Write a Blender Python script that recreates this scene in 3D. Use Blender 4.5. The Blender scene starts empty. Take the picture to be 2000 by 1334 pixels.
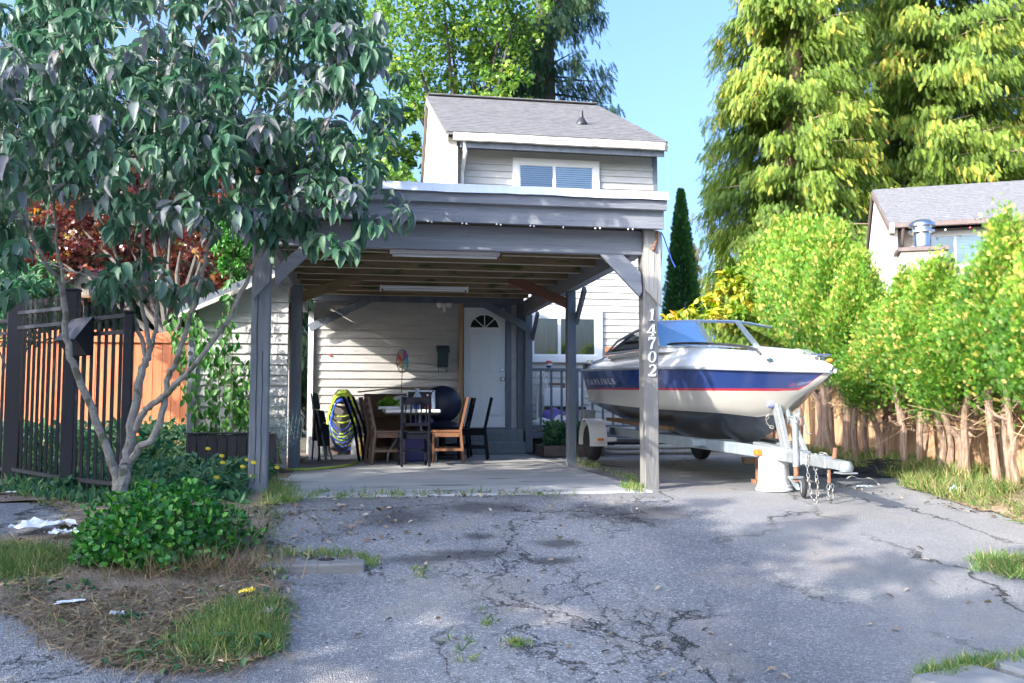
import bpy, bmesh, math, random
import numpy as np
from mathutils import Vector, Matrix
random.seed(7); RNG = np.random.default_rng(11)
SC = bpy.context.scene; COL = SC.collection
R = math.radians
# ------------------------------------------------------------------ camera geometry (also used to measure positions)
F, PHI, PIT = 1773.4, R(9.61), R(4.0)
CAM = np.array([-2.845, -8.586, 0.807])
def ray(x, y):
    a = (x-1000)/F; b = (667-y)/F; c, s = math.cos(PHI), math.sin(PHI)
    Y = math.cos(PIT)-b*math.sin(PIT); Z = math.sin(PIT)+b*math.cos(PIT)
    return np.array([a*c+Y*s, -a*s+Y*c, Z])
def at(v, x, y):            # point of the upright plane at depth v
    r = ray(x, y); return CAM + r*((v-CAM[1])/r[1])
def atz(z, x, y):           # point at height z
    r = ray(x, y); return CAM + r*((z-CAM[2])/r[2])
def sstep(t):
    t = np.clip(t, 0, 1); return t*t*(3-2*t)
def g(u, v):                # height of the ground
    return -0.62*sstep((-0.35-np.asarray(v, float))/5.2) - 0.012
def atg(x, y):              # point of the ground
    r = ray(x, y); t = 3.0
    for _ in range(80):
        p = CAM+r*t; t += (p[2]-float(g(p[0], p[1])))/(-r[2])*0.6
    return CAM+r*t
# ------------------------------------------------------------------ materials
MATS = {}
def newmat(name):
    m = bpy.data.materials.new(name); m.use_nodes = True; nt = m.node_tree; nt.nodes.clear()
    out = nt.nodes.new('ShaderNodeOutputMaterial'); b = nt.nodes.new('ShaderNodeBsdfPrincipled')
    nt.links.new(b.outputs[0], out.inputs[0]); MATS[name] = m
    return m, nt, b, out
def nd(nt, t, **kw):
    n = nt.nodes.new(t)
    for k, v in kw.items():
        if k.startswith('i_'):
            k2 = k[2:]; k2 = int(k2) if k2.isdigit() else k2.replace('_', ' ')
            n.inputs[k2].default_value = v
        else: setattr(n, k, v)
    return n
def c4(c): return (c[0], c[1], c[2], 1)
def ramp(nt, fac, stops):
    r = nt.nodes.new('ShaderNodeValToRGB'); e = r.color_ramp.elements
    while len(e) < len(stops): e.new(0.5)
    for i, (p, c) in enumerate(stops): e[i].position = p; e[i].color = c4(c) if len(c) == 3 else c
    nt.links.new(fac, r.inputs[0]); return r
def M(name, col, col2=None, rough=0.6, metal=0.0, scale=6.0, stretch=(1, 1, 1), bump=0.0, bscale=40.0, spec=0.5, detail=6, contrast=(0.3, 0.7), coat=0.0, speck=None):
    m, nt, b, out = newmat(name)
    b.inputs['Roughness'].default_value = rough; b.inputs['Metallic'].default_value = metal
    b.inputs['Specular IOR Level'].default_value = spec; b.inputs['Coat Weight'].default_value = coat
    tc = nd(nt, 'ShaderNodeNewGeometry'); mp = nd(nt, 'ShaderNodeMapping'); mp.inputs['Scale'].default_value = stretch
    nt.links.new(tc.outputs['Position'], mp.inputs[0])
    if col2 is None: col2 = tuple(min(1, c*1.12+.004) for c in col)
    nz = nd(nt, 'ShaderNodeTexNoise', i_Scale=scale, i_Detail=detail, i_Roughness=0.65); nt.links.new(mp.outputs[0], nz.inputs[0])
    r = ramp(nt, nz.outputs[0], [(contrast[0], col), (contrast[1], col2)])
    last = r.outputs[0]
    if speck:
        s2 = nd(nt, 'ShaderNodeTexNoise', i_Scale=speck[1], i_Detail=3); nt.links.new(mp.outputs[0], s2.inputs[0])
        rr = ramp(nt, s2.outputs[0], [(speck[2], (0, 0, 0)), (min(1, speck[2]+.06), (1, 1, 1))])
        mx = nd(nt, 'ShaderNodeMix', data_type='RGBA'); nt.links.new(rr.outputs[0], mx.inputs[0]); nt.links.new(last, mx.inputs[6]); mx.inputs[7].default_value = c4(speck[0]); last = mx.outputs[2]
    nt.links.new(last, b.inputs['Base Color'])
    if bump:
        n2 = nd(nt, 'ShaderNodeTexNoise', i_Scale=bscale, i_Detail=4); nt.links.new(mp.outputs[0], n2.inputs[0])
        bp = nd(nt, 'ShaderNodeBump', i_Strength=bump, i_Distance=0.02); nt.links.new(n2.outputs[0], bp.inputs['Height']); nt.links.new(bp.outputs[0], b.inputs['Normal'])
    return m
def leafmat(name, stops, rough=0.5, trans=0.35, spec=0.4):
    m, nt, b, out = newmat(name)
    a = nd(nt, 'ShaderNodeAttribute', attribute_name='tint')
    r = ramp(nt, a.outputs['Fac'], stops); nt.links.new(r.outputs[0], b.inputs['Base Color'])
    b.inputs['Roughness'].default_value = rough; b.inputs['Specular IOR Level'].default_value = spec
    t = nd(nt, 'ShaderNodeBsdfTranslucent'); mx = nd(nt, 'ShaderNodeMixShader', i_0=trans)
    hs = nd(nt, 'ShaderNodeHueSaturation', i_Saturation=1.15, i_Value=1.3); nt.links.new(r.outputs[0], hs.inputs['Color']); nt.links.new(hs.outputs[0], t.inputs[0])
    nt.links.new(b.outputs[0], mx.inputs[1]); nt.links.new(t.outputs[0], mx.inputs[2]); nt.links.new(mx.outputs[0], out.inputs[0])
    return m
def glass(name, tint=(0.9, 0.95, 1), refl=0.06, alpha=0.15, rough=0.02):
    # thin window glass: a clear sheet with a tint and a mirror part
    m, nt, b, out = newmat(name); nt.nodes.remove(b)
    tr = nd(nt, 'ShaderNodeBsdfTransparent'); tr.inputs[0].default_value = c4(tint)
    gl = nd(nt, 'ShaderNodeBsdfGlossy', i_Roughness=rough); fr = nd(nt, 'ShaderNodeFresnel', i_IOR=1.5)
    ad = nd(nt, 'ShaderNodeMath', operation='ADD'); ad.inputs[1].default_value = refl; nt.links.new(fr.outputs[0], ad.inputs[0])
    mx = nd(nt, 'ShaderNodeMixShader'); nt.links.new(ad.outputs[0], mx.inputs[0]); nt.links.new(tr.outputs[0], mx.inputs[1]); nt.links.new(gl.outputs[0], mx.inputs[2]); nt.links.new(mx.outputs[0], out.inputs[0])
    return m
# ------------------------------------------------------------------ objects
WORG = {}                      # world origin of every root and part (for parenting)
def tag(o, label=None, cat=None, group=None, kind=None):
    if label: o['label'] = label
    if cat: o['category'] = cat
    if group: o['group'] = group
    if kind: o['kind'] = kind
    return o
def thing(name, label, cat, loc=(0, 0, 0), group=None):
    o = bpy.data.objects.new(name, None); COL.objects.link(o); o.location = loc; o.empty_display_size = 0.1
    WORG[o.name] = Vector(loc); return tag(o, label, cat, group)
class MB:
    def __init__(s): s.v = []; s.f = []; s.m = []; s.mi = 0
    def add(s, vs, fs):
        n = len(s.v); s.v += [tuple(map(float, p)) for p in vs]; s.f += [tuple(i+n for i in f) for f in fs]; s.m += [s.mi]*len(fs); return s
    def box(s, x0, x1, y0, y1, z0, z1):
        return s.add([(x0, y0, z0), (x1, y0, z0), (x1, y1, z0), (x0, y1, z0), (x0, y0, z1), (x1, y0, z1), (x1, y1, z1), (x0, y1, z1)],
                     [(3, 2, 1, 0), (4, 5, 6, 7), (0, 1, 5, 4), (1, 2, 6, 5), (2, 3, 7, 6), (3, 0, 4, 7)])
    def bar(s, p, q, w, h, up=(0, 0, 1)):      # a beam from p to q, w wide sideways, h along up
        p, q, up = Vector(p), Vector(q), Vector(up); d = (q-p).normalized(); sd = d.cross(up)
        if sd.length < 1e-4: sd = d.cross(Vector((0, 1, 0)))
        sd.normalize(); u2 = sd.cross(d).normalized(); a, b = sd*w/2, u2*h/2
        return s.add([p-a-b, p+a-b, p+a+b, p-a+b, q-a-b, q+a-b, q+a+b, q-a+b],
                     [(0, 1, 2, 3), (7, 6, 5, 4), (4, 5, 1, 0), (5, 6, 2, 1), (6, 7, 3, 2), (7, 4, 0, 3)])
    def prism(s, poly, d):                      # planar polygon (3-D points) extruded by vector d
        n = len(poly); d = Vector(d); a = [Vector(p) for p in poly]
        return s.add(a+[p+d for p in a], [tuple(range(n-1, -1, -1)), tuple(range(n, 2*n))]+[(i, (i+1) % n, n+(i+1) % n, n+i) for i in range(n)])
    def tube(s, pts, r, n=8, cap=True):
        pts = [Vector(p) for p in pts]; k = len(pts); r = [r]*k if not hasattr(r, '__len__') else r
        vs = []; t0 = (pts[1]-pts[0]).normalized(); u = t0.orthogonal().normalized()
        for i, p in enumerate(pts):
            t = (pts[min(i+1, k-1)]-pts[max(i-1, 0)])
            t = t.normalized() if t.length > 1e-9 else t0
            u = (u-t*u.dot(t)); u = u.normalized() if u.length > 1e-6 else t.orthogonal().normalized(); w = t.cross(u)
            vs += [p+(u*math.cos(2*math.pi*j/n)+w*math.sin(2*math.pi*j/n))*r[i] for j in range(n)]
        fs = [(i*n+j, i*n+(j+1) % n, (i+1)*n+(j+1) % n, (i+1)*n+j) for i in range(k-1) for j in range(n)]
        if cap: fs += [tuple(range(n-1, -1, -1)), tuple(range((k-1)*n, k*n))]
        return s.add(vs, fs)
    def lathe(s, c, prof, n=20, axis=(0, 0, 1), cap=True):   # prof: (radius, height)
        ax = Vector(axis).normalized(); u = ax.orthogonal().normalized(); w = ax.cross(u); c = Vector(c); vs = []; k = len(prof)
        for r, h in prof: vs += [c+ax*h+(u*math.cos(2*math.pi*j/n)+w*math.sin(2*math.pi*j/n))*r for j in range(n)]
        fs = [(i*n+j, i*n+(j+1) % n, (i+1)*n+(j+1) % n, (i+1)*n+j) for i in range(k-1) for j in range(n)]
        if cap: fs += [tuple(range(n-1, -1, -1)), tuple(range((k-1)*n, k*n))]
        return s.add(vs, fs)
    def ball(s, c, r, n=12, k=7, sq=(1, 1, 1)):
        prof = [(max(1e-4, math.sin(math.pi*i/k)), -math.cos(math.pi*i/k)) for i in range(k+1)]
        a = len(s.v); s.lathe((0, 0, 0), prof, n)
        for i in range(a, len(s.v)): p = s.v[i]; s.v[i] = (c[0]+p[0]*r*sq[0], c[1]+p[1]*r*sq[1], c[2]+p[2]*r*sq[2])
        return s
    def torus(s, c, R_, r, axis=(0, 0, 1), n=16, k=6, sq=(1, 1)):
        ax = Vector(axis).normalized(); u = ax.orthogonal().normalized(); w = ax.cross(u); c = Vector(c); vs = []
        for i in range(n):
            a = 2*math.pi*i/n; d = u*math.cos(a)*sq[0]+w*math.sin(a)*sq[1]; dn = (u*math.cos(a)+w*math.sin(a))
            for j in range(k):
                b = 2*math.pi*j/k; vs.append(c+d*R_+dn*r*math.cos(b)+ax*r*math.sin(b))
        return s.add(vs, [(i*k+j, ((i+1) % n)*k+j, ((i+1) % n)*k+(j+1) % k, i*k+(j+1) % k) for i in range(n) for j in range(k)])
    def build(s, name, mat, parent=None, smooth=False, bevel=0.0, org=None, label=None, autos=True):
        me = bpy.data.meshes.new(name); vs = np.array(s.v, float).reshape(-1, 3)
        o = bpy.data.objects.new(name, me); COL.objects.link(o)
        if parent is not None:
            o.parent = parent; W = WORG[parent.name]
        else:
            if org is None:
                lo, hi = vs.min(0), vs.max(0); org = ((lo[0]+hi[0])/2, (lo[1]+hi[1])/2, lo[2])
            W = Vector(org); o.location = W
        WORG[o.name] = Vector(W)
        vs = vs-np.array(W)
        me.from_pydata([tuple(p) for p in vs], [], s.f)
        ms = mat if isinstance(mat, (list, tuple)) else [mat]
        for m in ms: me.materials.append(m)
        if len(ms) > 1: me.polygons.foreach_set('material_index', s.m)
        bm = bmesh.new(); bm.from_mesh(me); bmesh.ops.recalc_face_normals(bm, faces=bm.faces)
        if bevel: bmesh.ops.bevel(bm, geom=[e for e in bm.edges if e.is_manifold and e.calc_face_angle(0) > 0.6], offset=bevel, segments=1, affect='EDGES', clamp_overlap=True)
        if smooth:
            for f in bm.faces: f.smooth = True
            for e in bm.edges:
                if e.is_manifold and e.calc_face_angle(0) > 0.7: e.smooth = False
        bm.to_mesh(me); bm.free(); me.update()
        if label: o['label'] = label
        return o
def B(name, mat, parent, *b, bevel=0.004, **k): return MB().box(*b).build(name, mat, parent, bevel=bevel, **k)
# ---- leaf clouds
def grid_tpl(rows, fold=0.18, droop=0.25):   # rows: (t, halfwidth); 3 columns
    vs = []; fs = []
    for i, (t, w) in enumerate(rows):
        z = -droop*t*t
        vs += [(t, -w, z+fold*w), (t, 0, z), (t, w, z+fold*w)]
        if i: b = 3*i; fs += [(b-3, b-2, b+1, b), (b-2, b-1, b+2, b+1)]
    return np.array(vs), np.array(fs)
def fan_tpl(parts):                          # parts: (x0, y0, angle, length, halfwidth, z)
    vs = []; fs = []
    for (x0, y0, a, l, w, z) in parts:
        c, s = math.cos(a), math.sin(a); n = len(vs)
        for (p, q, zz) in ((0, 0, 0), (.45, w/l, z*.4), (1, 0, z), (.45, -w/l, z*.4)):
            X = p*l; Y = q*l; vs.append((x0+X*c-Y*s, y0+X*s+Y*c, zz))
        fs.append((n, n+1, n+2, n+3))
    return np.array(vs), np.array(fs)
T_BROAD = grid_tpl([(0, .02), (.25, .27), (.6, .33), (1, .015)], .35, .35)
T_ROUND = grid_tpl([(0, .1), (.35, .36), (.75, .36), (1, .12)], .25, .15)
T_DIAM = fan_tpl([(0, 0, 0, 1, .34, -.08)])
T_BLADE = grid_tpl([(0, 1.15), (.5, .85), (1, .1)], .0, .45)
T_FAN = fan_tpl([(0, 0, 0, 1, .13, .03), (.15, 0, .55, .62, .12, -.06), (.15, 0, -.55, .62, .12, -.06), (.42, 0, .5, .5, .1, -.05), (.42, 0, -.5, .5, .1, -.05)])
T_FAN2 = fan_tpl([(0, 0, 0, 1, .055, .03)]+[(x, 0, s*a, l, .05, -.05) for x, a, l in ((.08, .75, .5), (.28, .6, .5), (.5, .5, .42)) for s in (-1, 1)])
T_FROND = fan_tpl([(0, 0, 0, .55, .030, -.04), (.45, 0, .04, .55, .026, -.06)]+[(x, 0, s*a, l, .03, -.05) for x, a, l in ((.08, .5, .34), (.26, .42, .36), (.44, .36, .34), (.62, .3, .28)) for s in (-1, 1)])
T_HANG = fan_tpl([(0, 0, 0, 1, .06, -.1), (.06, .01, .30, .8, .055, -.12), (.06, -.01, -.30, .8, .055, -.12), (.3, .02, .42, .5, .05, -.1), (.3, -.02, -.42, .5, .05, -.1)])
T_STAR = fan_tpl([(0, 0, a, .9-abs(a)*.2, .13, -.1) for a in (-1.3, -.6, 0, .6, 1.3)])
def unit(a): return a/np.maximum(np.linalg.norm(a, axis=1, keepdims=True), 1e-9)
def rnd(n, k=3): return RNG.normal(size=(n, k))
def mesh_np(name, V, Fq, tint=None):
    me = bpy.data.meshes.new(name); nv, nf, k = len(V), len(Fq), Fq.shape[1]
    me.vertices.add(nv); me.vertices.foreach_set('co', V.astype(np.float32).ravel())
    me.loops.add(nf*k); me.loops.foreach_set('vertex_index', Fq.astype(np.int32).ravel())
    me.polygons.add(nf); me.polygons.foreach_set('loop_start', np.arange(0, nf*k, k, dtype=np.int32))
    me.update(calc_edges=True)
    if tint is not None:
        at_ = me.attributes.new('tint', 'FLOAT', 'POINT'); at_.data.foreach_set('value', tint.astype(np.float32))
    return me
def cloud(name, P, D, N, L, Wd, tpl, mat, parent=None, tint=None, org=None):
    tv, tf = tpl; n = len(P); D = unit(D); Bv = unit(np.cross(N, D)); N = np.cross(D, Bv)
    L = np.broadcast_to(np.asarray(L, float), (n,)); Wd = np.broadcast_to(np.asarray(Wd, float), (n,))
    W = np.array(WORG[parent.name]) if parent is not None else np.array(org if org is not None else (P[:, 0].mean(), P[:, 1].mean(), P[:, 2].min()))
    V = (P-W)[:, None]+D[:, None]*(L[:, None, None]*tv[None, :, 0:1])+Bv[:, None]*((L*Wd)[:, None, None]*tv[None, :, 1:2])+N[:, None]*(L[:, None, None]*tv[None, :, 2:3])
    Fq = (tf[None]+(np.arange(n)*len(tv))[:, None, None]).reshape(-1, tf.shape[1])
    if tint is None: tint = RNG.random(n)
    me = mesh_np(name, V.reshape(-1, 3), Fq, np.repeat(np.clip(tint, 0, 1), len(tv))); me.materials.append(mat)
    o = bpy.data.objects.new(name, me); COL.objects.link(o); WORG[o.name] = Vector(W)
    if parent is not None: o.parent = parent
    else: o.location = W
    return o
def copy_tree(o, parent=None):
    c = o.copy(); COL.objects.link(c); c.parent = parent
    for ch in [x for x in list(bpy.data.objects) if x.parent == o]: copy_tree(ch, c)
    return c
def wob(pts, amp, k=3):       # smooth a polyline and give it a small wander
    pts = [Vector(p) for p in pts]; out = []
    for i in range(len(pts)-1):
        p0, p1, p2, p3 = pts[max(i-1, 0)], pts[i], pts[i+1], pts[min(i+2, len(pts)-1)]
        for j in range(k):
            t = j/k; out.append(.5*((2*p1)+(p2-p0)*t+(2*p0-5*p1+4*p2-p3)*t*t+(3*p1-p0-3*p2+p3)*t**3)+Vector((random.gauss(0, amp), random.gauss(0, amp), random.gauss(0, amp))))
    return out+[pts[-1]]
def lerp_r(a, b, n): return [a+(b-a)*i/(n-1) for i in range(n)]
# ------------------------------------------------------------------ camera, sky, sun
cd = bpy.data.cameras.new('camera'); cam = bpy.data.objects.new('camera', cd); COL.objects.link(cam); SC.camera = cam
cam.location = CAM; cam.rotation_euler = (R(90)+PIT, 0, -PHI); cd.sensor_width = 36; cd.lens = 36*F/2000; cd.clip_end = 3000; cd.clip_start = 0.05
SUN_DIR = Vector((-1, -0.53, 0.55)).normalized()        # towards the sun
sl = bpy.data.lights.new('sun', 'SUN'); sl.energy = 2.2; sl.angle = R(0.5); sl.color = (1.0, 0.93, 0.82)
so = bpy.data.objects.new('sun', sl); COL.objects.link(so); so.rotation_euler = (-SUN_DIR).to_track_quat('-Z', 'Y').to_euler(); so.location = (-30, -16, 20)
w = bpy.data.worlds.new('World'); SC.world = w; w.use_nodes = True; nt = w.node_tree
bg = nt.nodes['Background']; sk = nt.nodes.new('ShaderNodeTexSky'); sk.sky_type = 'NISHITA'; sk.sun_disc = False
sk.sun_elevation = math.asin(SUN_DIR.z); sk.sun_rotation = math.atan2(SUN_DIR.x, SUN_DIR.y); sk.air_density = 0.9; sk.dust_density = 7.0; sk.ozone_density = 6.2
nt.links.new(sk.outputs[0], bg.inputs[0]); bg.inputs[1].default_value = 0.15
SC.view_settings.view_transform = 'Standard'; SC.view_settings.look = 'None'; SC.view_settings.exposure = 2.2; SC.view_settings.gamma = 1
SC.cycles.max_bounces = 6; SC.cycles.transparent_max_bounces = 12; SC.cycles.use_denoising = True
SC.cycles.sample_clamp_indirect = 4
# ------------------------------------------------------------------ materials
m_siding = M('siding_paint', (.43, .43, .42), (.53, .525, .51), .55, scale=3, stretch=(1, 1, 6), bump=.25, bscale=60)
m_siding_warm = M('siding_paint_porch', (.39, .38, .37), (.51, .50, .485), .55, scale=2.2, stretch=(1, 1, 5), bump=.25, bscale=60, speck=((.30, .27, .23), 9, .66))
m_trim = M('trim_paint_slate', (.105, .125, .155), (.17, .195, .235), .55, scale=8, stretch=(1, 1, .25), bump=.35, bscale=50, speck=((.30, .30, .30), 22, .73))
m_gutter = M('old_white_gutter', (.46, .45, .44), (.60, .59, .575), .5, scale=3, stretch=(1, 1, 4))
m_beam = M('beam_paint', (.185, .195, .225), (.275, .285, .31), .55, scale=5, stretch=(.22, 1, 4), bump=.5, bscale=45, speck=((.38, .37, .35), 17, .70))
m_post = M('weathered_post', (.17, .185, .21), (.30, .31, .33), .75, scale=9, stretch=(1, 1, .12), bump=.8, bscale=38, speck=((.09, .09, .10), 16, .68))
m_postR = M('weathered_post_sunny', (.135, .133, .13), (.25, .243, .232), .75, scale=8, stretch=(1, 1, .12), bump=.6, bscale=38, speck=((.36, .345, .32), 12, .68))
m_board = M('bare_weathered_board', (.26, .25, .23), (.48, .45, .40), .8, scale=8, stretch=(2.5, 2.5, .10), bump=.7, bscale=30, speck=((.14, .12, .11), 14, .69))
m_joist = M('stained_joist', (.14, .10, .055), (.31, .225, .12), .85, scale=3, stretch=(.5, 3, 3), bump=.4, speck=((.08, .095, .03), 4, .58))
m_joistred = M('red_brown_joist', (.13, .055, .035), (.22, .095, .06), .8, scale=3, stretch=(.4, 3, 3), bump=.3)
m_edge = M('sawn_pale_edge', (.42, .36, .27), (.52, .45, .35), .8, scale=6)
m_deckply = M('roof_decking', (.09, .075, .05), (.16, .13, .085), .9, scale=3)
m_flash = M('white_metal_flashing', (.70, .73, .78), (.80, .82, .85), .4, metal=.15, scale=5, stretch=(3, 1, .5), speck=((.50, .50, .50), 4, .70))
m_white = M('white_paint', (.78, .79, .80), (.84, .84, .84), .4, scale=4)
m_whiteplastic = M('white_plastic', (.80, .81, .82), (.84, .84, .84), .35, scale=4)
m_door = M('door_paint', (.70, .75, .80), (.76, .80, .84), .35, scale=2)
m_chrome = M('brushed_metal', (.55, .56, .58), (.62, .62, .64), .25, metal=1.0)
m_black = M('black_plastic', (.018, .018, .02), (.03, .03, .033), .45)
m_fencemetal = M('black_fence_metal', (.010, .011, .02), (.016, .018, .028), .6, bump=.05)
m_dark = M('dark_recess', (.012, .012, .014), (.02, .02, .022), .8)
m_shingle = M('roof_shingle', (.088, .087, .09), (.185, .182, .185), .9, scale=9, stretch=(.55, 4, 4), bump=.5, bscale=70, detail=3, contrast=(.38, .62))
m_shingle2 = M('roof_shingle_pale', (.095, .10, .11), (.20, .20, .21), .9, scale=9, stretch=(.55, 4, 4), bump=.5, bscale=70, detail=3, contrast=(.38, .62))
m_stucco = M('stucco', (.72, .67, .60), (.80, .76, .69), .85, scale=2, bump=.3, bscale=90, speck=((.55, .50, .44), 3, .72))
m_creamtrim = M('cream_trim', (.55, .51, .42), (.63, .58, .49), .7, scale=5)
m_browntrim = M('brown_trim', (.12, .09, .085), (.17, .13, .12), .6)
m_glassdark = M('dark_window', (.02, .03, .035), (.05, .07, .075), .06, scale=2.5, contrast=(.45, .6))
m_blindb = M('blue_grey_blind', (.16, .27, .40), (.18, .30, .44), .5)
m_blindl = M('pale_blind', (.50, .62, .75), (.56, .68, .80), .5)
m_curtain = M('dark_curtain', (.05, .06, .055), (.12, .13, .11), .7, scale=4, stretch=(6, 1, .6))
m_glass = glass('window_glass', (.92, .96, .97), .10)
m_skyreflect = M('windshield_sky_reflection', (.15, .33, .60), (.18, .38, .66), .12, spec=.6)  # opaque blue: the sky's reflection on one pane, painted into its colour
m_wsglass = glass('windshield_glass', (.78, .88, .97), .05)
m_step = M('concrete_step', (.16, .19, .21), (.23, .26, .28), .85, scale=12, bump=.4, bscale=120)
m_concrete = None
m_gel = M('white_gelcoat', (.74, .75, .76), (.80, .80, .80), .18, spec=.6, coat=.4, scale=1.5)
m_hullblue = M('blue_hull_band', (.022, .05, .20), (.028, .062, .235), .12, spec=.6, coat=.5, scale=1.2)
m_hullred = M('red_hull_stripe', (.45, .03, .06), (.52, .04, .07), .2, coat=.3)
m_hullcream = M('cream_hull_side', (.56, .545, .50), (.62, .60, .55), .2, coat=.4, scale=1.5)
m_hullblack = M('black_hull_bottom', (.02, .027, .04), (.045, .058, .075), .25, coat=.3, scale=5, speck=((.07, .08, .09), 9, .68))
m_galv = M('galvanised_steel', (.27, .30, .32), (.40, .43, .44), .45, metal=.5, scale=14, speck=((.34, .22, .14), 9, .72))
m_galvdull = M('dull_galvanised', (.26, .32, .37), (.36, .42, .46), .5, metal=.4, scale=10)
m_rust = M('rusty_steel', (.16, .065, .035), (.30, .15, .09), .8, scale=20)
m_chain = M('chain_steel', (.24, .235, .225), (.36, .35, .33), .45, metal=.6, scale=30)
m_tyre = M('tyre_rubber', (.018, .019, .022), (.035, .036, .04), .8, bump=.3, bscale=80)
m_orange = M('orange_lens', (.75, .16, .02), (.85, .22, .03), .25)
m_alu = M('anodised_frame', (.52, .57, .63), (.62, .66, .70), .3, metal=.5)
m_brownchair = M('brown_wood', (.20, .085, .04), (.30, .14, .07), .45, scale=8, stretch=(3, 3, .4))
m_walnut = M('walnut_wood', (.16, .09, .06), (.26, .155, .11), .45, scale=8, stretch=(3, 3, .4))
m_blackwood = M('black_wood', (.008, .009, .016), (.014, .016, .024), .6, scale=8, spec=.1)
m_navy = M('navy_leather', (.016, .024, .055), (.03, .042, .085), .35, scale=6, bump=.15)
m_card = M('cardboard', (.36, .22, .13), (.46, .30, .19), .85, scale=3)
m_carddark = M('cardboard_brown', (.15, .085, .05), (.20, .12, .07), .85, scale=3)
m_hoseg = M('lime_hose', (.42, .56, .06), (.50, .64, .09), .35)
m_hoseb = M('blue_hose', (.035, .08, .42), (.05, .11, .50), .3)
m_hoser = M('hose_reel_grey', (.10, .09, .085), (.16, .145, .135), .5)
m_bluetub = M('indigo_plastic', (.05, .05, .24), (.07, .07, .30), .3)
m_fencewood = M('orange_cedar_board', (.54, .165, .065), (.68, .235, .105), .8, scale=5, stretch=(4, 4, .3), bump=.3, speck=((.24, .10, .05), 7, .70))
m_fencetan = M('tan_cedar_board', (.46, .27, .15), (.62, .41, .25), .85, scale=5, stretch=(4, 4, .25), bump=.3, speck=((.20, .11, .06), 7, .66))
m_darkplank = M('charred_plank', (.02, .022, .028), (.05, .05, .055), .8, scale=6, stretch=(4, 4, .3))
m_bark = M('smooth_bark', (.19, .17, .15), (.42, .39, .345), .85, scale=18, stretch=(1, 1, .8), bump=.6, bscale=50, speck=((.13, .13, .085), 9, .57))
m_twig = M('twig_bark', (.12, .10, .085), (.20, .17, .14), .85, scale=14)
m_barkred = M('cedar_bark', (.17, .105, .075), (.44, .32, .24), .9, scale=16, stretch=(3, 3, .16), bump=.8, bscale=40)
m_barkdark = M('dark_bark', (.055, .045, .038), (.10, .085, .07), .9, scale=8, bump=.5)
m_paper = M('white_paper', (.78, .78, .80), (.84, .84, .84), .7)
m_yellow = M('yellow_paper', (.75, .55, .04), (.80, .62, .08), .6)
m_net = M('black_netting', (.012, .013, .016), (.03, .032, .036), .8)
m_rope = M('grey_rope', (.38, .37, .35), (.50, .48, .45), .8)
m_wire = M('green_grey_wire', (.10, .17, .19), (.14, .22, .24), .5)
m_mailbox = M('dark_green_metal', (.015, .045, .05), (.022, .06, .065), .4)
m_straw = M('dry_straw', (.30, .20, .11), (.44, .31, .18), .9)
# leaves
m_dogwood = leafmat('dogwood_leaf', [(0, (.035, .085, .05)), (.3, (.06, .15, .085)), (.58, (.11, .21, .125)), (.74, (.20, .235, .23)), (.92, (.25, .25, .30)), (1, (.34, .27, .19))], .5, .3, .4)
m_shrub = leafmat('box_leaf', [(0, (.02, .09, .022)), (.45, (.04, .20, .035)), (.8, (.09, .32, .05)), (1, (.22, .46, .07))], .35, .28, .5)
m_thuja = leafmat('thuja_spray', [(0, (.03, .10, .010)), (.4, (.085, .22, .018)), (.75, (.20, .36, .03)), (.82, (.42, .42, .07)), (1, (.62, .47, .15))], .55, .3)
m_cedar = leafmat('cedar_spray', [(0, (0.077, 0.140, 0.025)), (.4, (0.168, 0.266, 0.039)), (.7, (0.294, 0.378, 0.056)), (.87, (0.532, 0.462, 0.084)), (1, (0.756, 0.462, 0.098))], .6, .35)
m_decid = leafmat('alder_leaf', [(0, (0.048, 0.120, 0.029)), (.5, (0.120, 0.240, 0.048)), (.85, (0.240, 0.368, 0.072)), (1, (0.448, 0.512, 0.096))], .45, .4)
m_spruce = leafmat('spruce_spray', [(0, (0.028, 0.077, 0.039)), (.5, (0.049, 0.119, 0.056)), (.85, (0.098, 0.168, 0.063)), (1, (0.210, 0.210, 0.070))], .6, .25)
m_cypress = leafmat('cypress_spray', [(0, (.02, .075, .022)), (.5, (.04, .14, .032)), (.9, (.08, .21, .045)), (1, (.13, .28, .06))], .6, .25)
m_darkfol = leafmat('dark_evergreen', [(0, (0.013, 0.046, 0.023)), (.5, (0.026, 0.078, 0.033)), (.9, (0.058, 0.130, 0.046)), (1, (0.143, 0.208, 0.052))], .55, .25)
m_maple = leafmat('red_maple_leaf', [(0, (.05, .014, .018)), (.5, (.12, .03, .03)), (.78, (.24, .085, .05)), (.93, (.44, .23, .07)), (1, (.50, .40, .12))], .3, .35, .9)
m_yellowleaf = leafmat('yellow_leaf', [(0, (.08, .18, .02)), (.5, (.20, .30, .03)), (.78, (.50, .44, .05)), (.93, (.62, .44, .05)), (1, (.62, .25, .03))], .45, .4)
m_rust_fol = leafmat('rusty_foliage', [(0, (.06, .08, .03)), (.5, (.15, .13, .06)), (1, (.30, .20, .11))], .6, .3)
m_vine = leafmat('vine_leaf', [(0, (0.028, 0.112, 0.025)), (.6, (0.070, 0.224, 0.042)), (1, (0.154, 0.336, 0.084))], .45, .35)
m_weed = leafmat('weed_leaf', [(0, (0.024, 0.104, 0.056)), (.5, (0.056, 0.160, 0.080)), (.85, (0.112, 0.240, 0.096)), (1, (0.224, 0.320, 0.128))], .5, .3)
m_grass = leafmat('grass_blade', [(0, (0.063, 0.153, 0.036)), (.5, (0.135, 0.252, 0.063)), (.8, (0.288, 0.324, 0.108)), (1, (0.576, 0.468, 0.234))], .6, .35)
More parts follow.
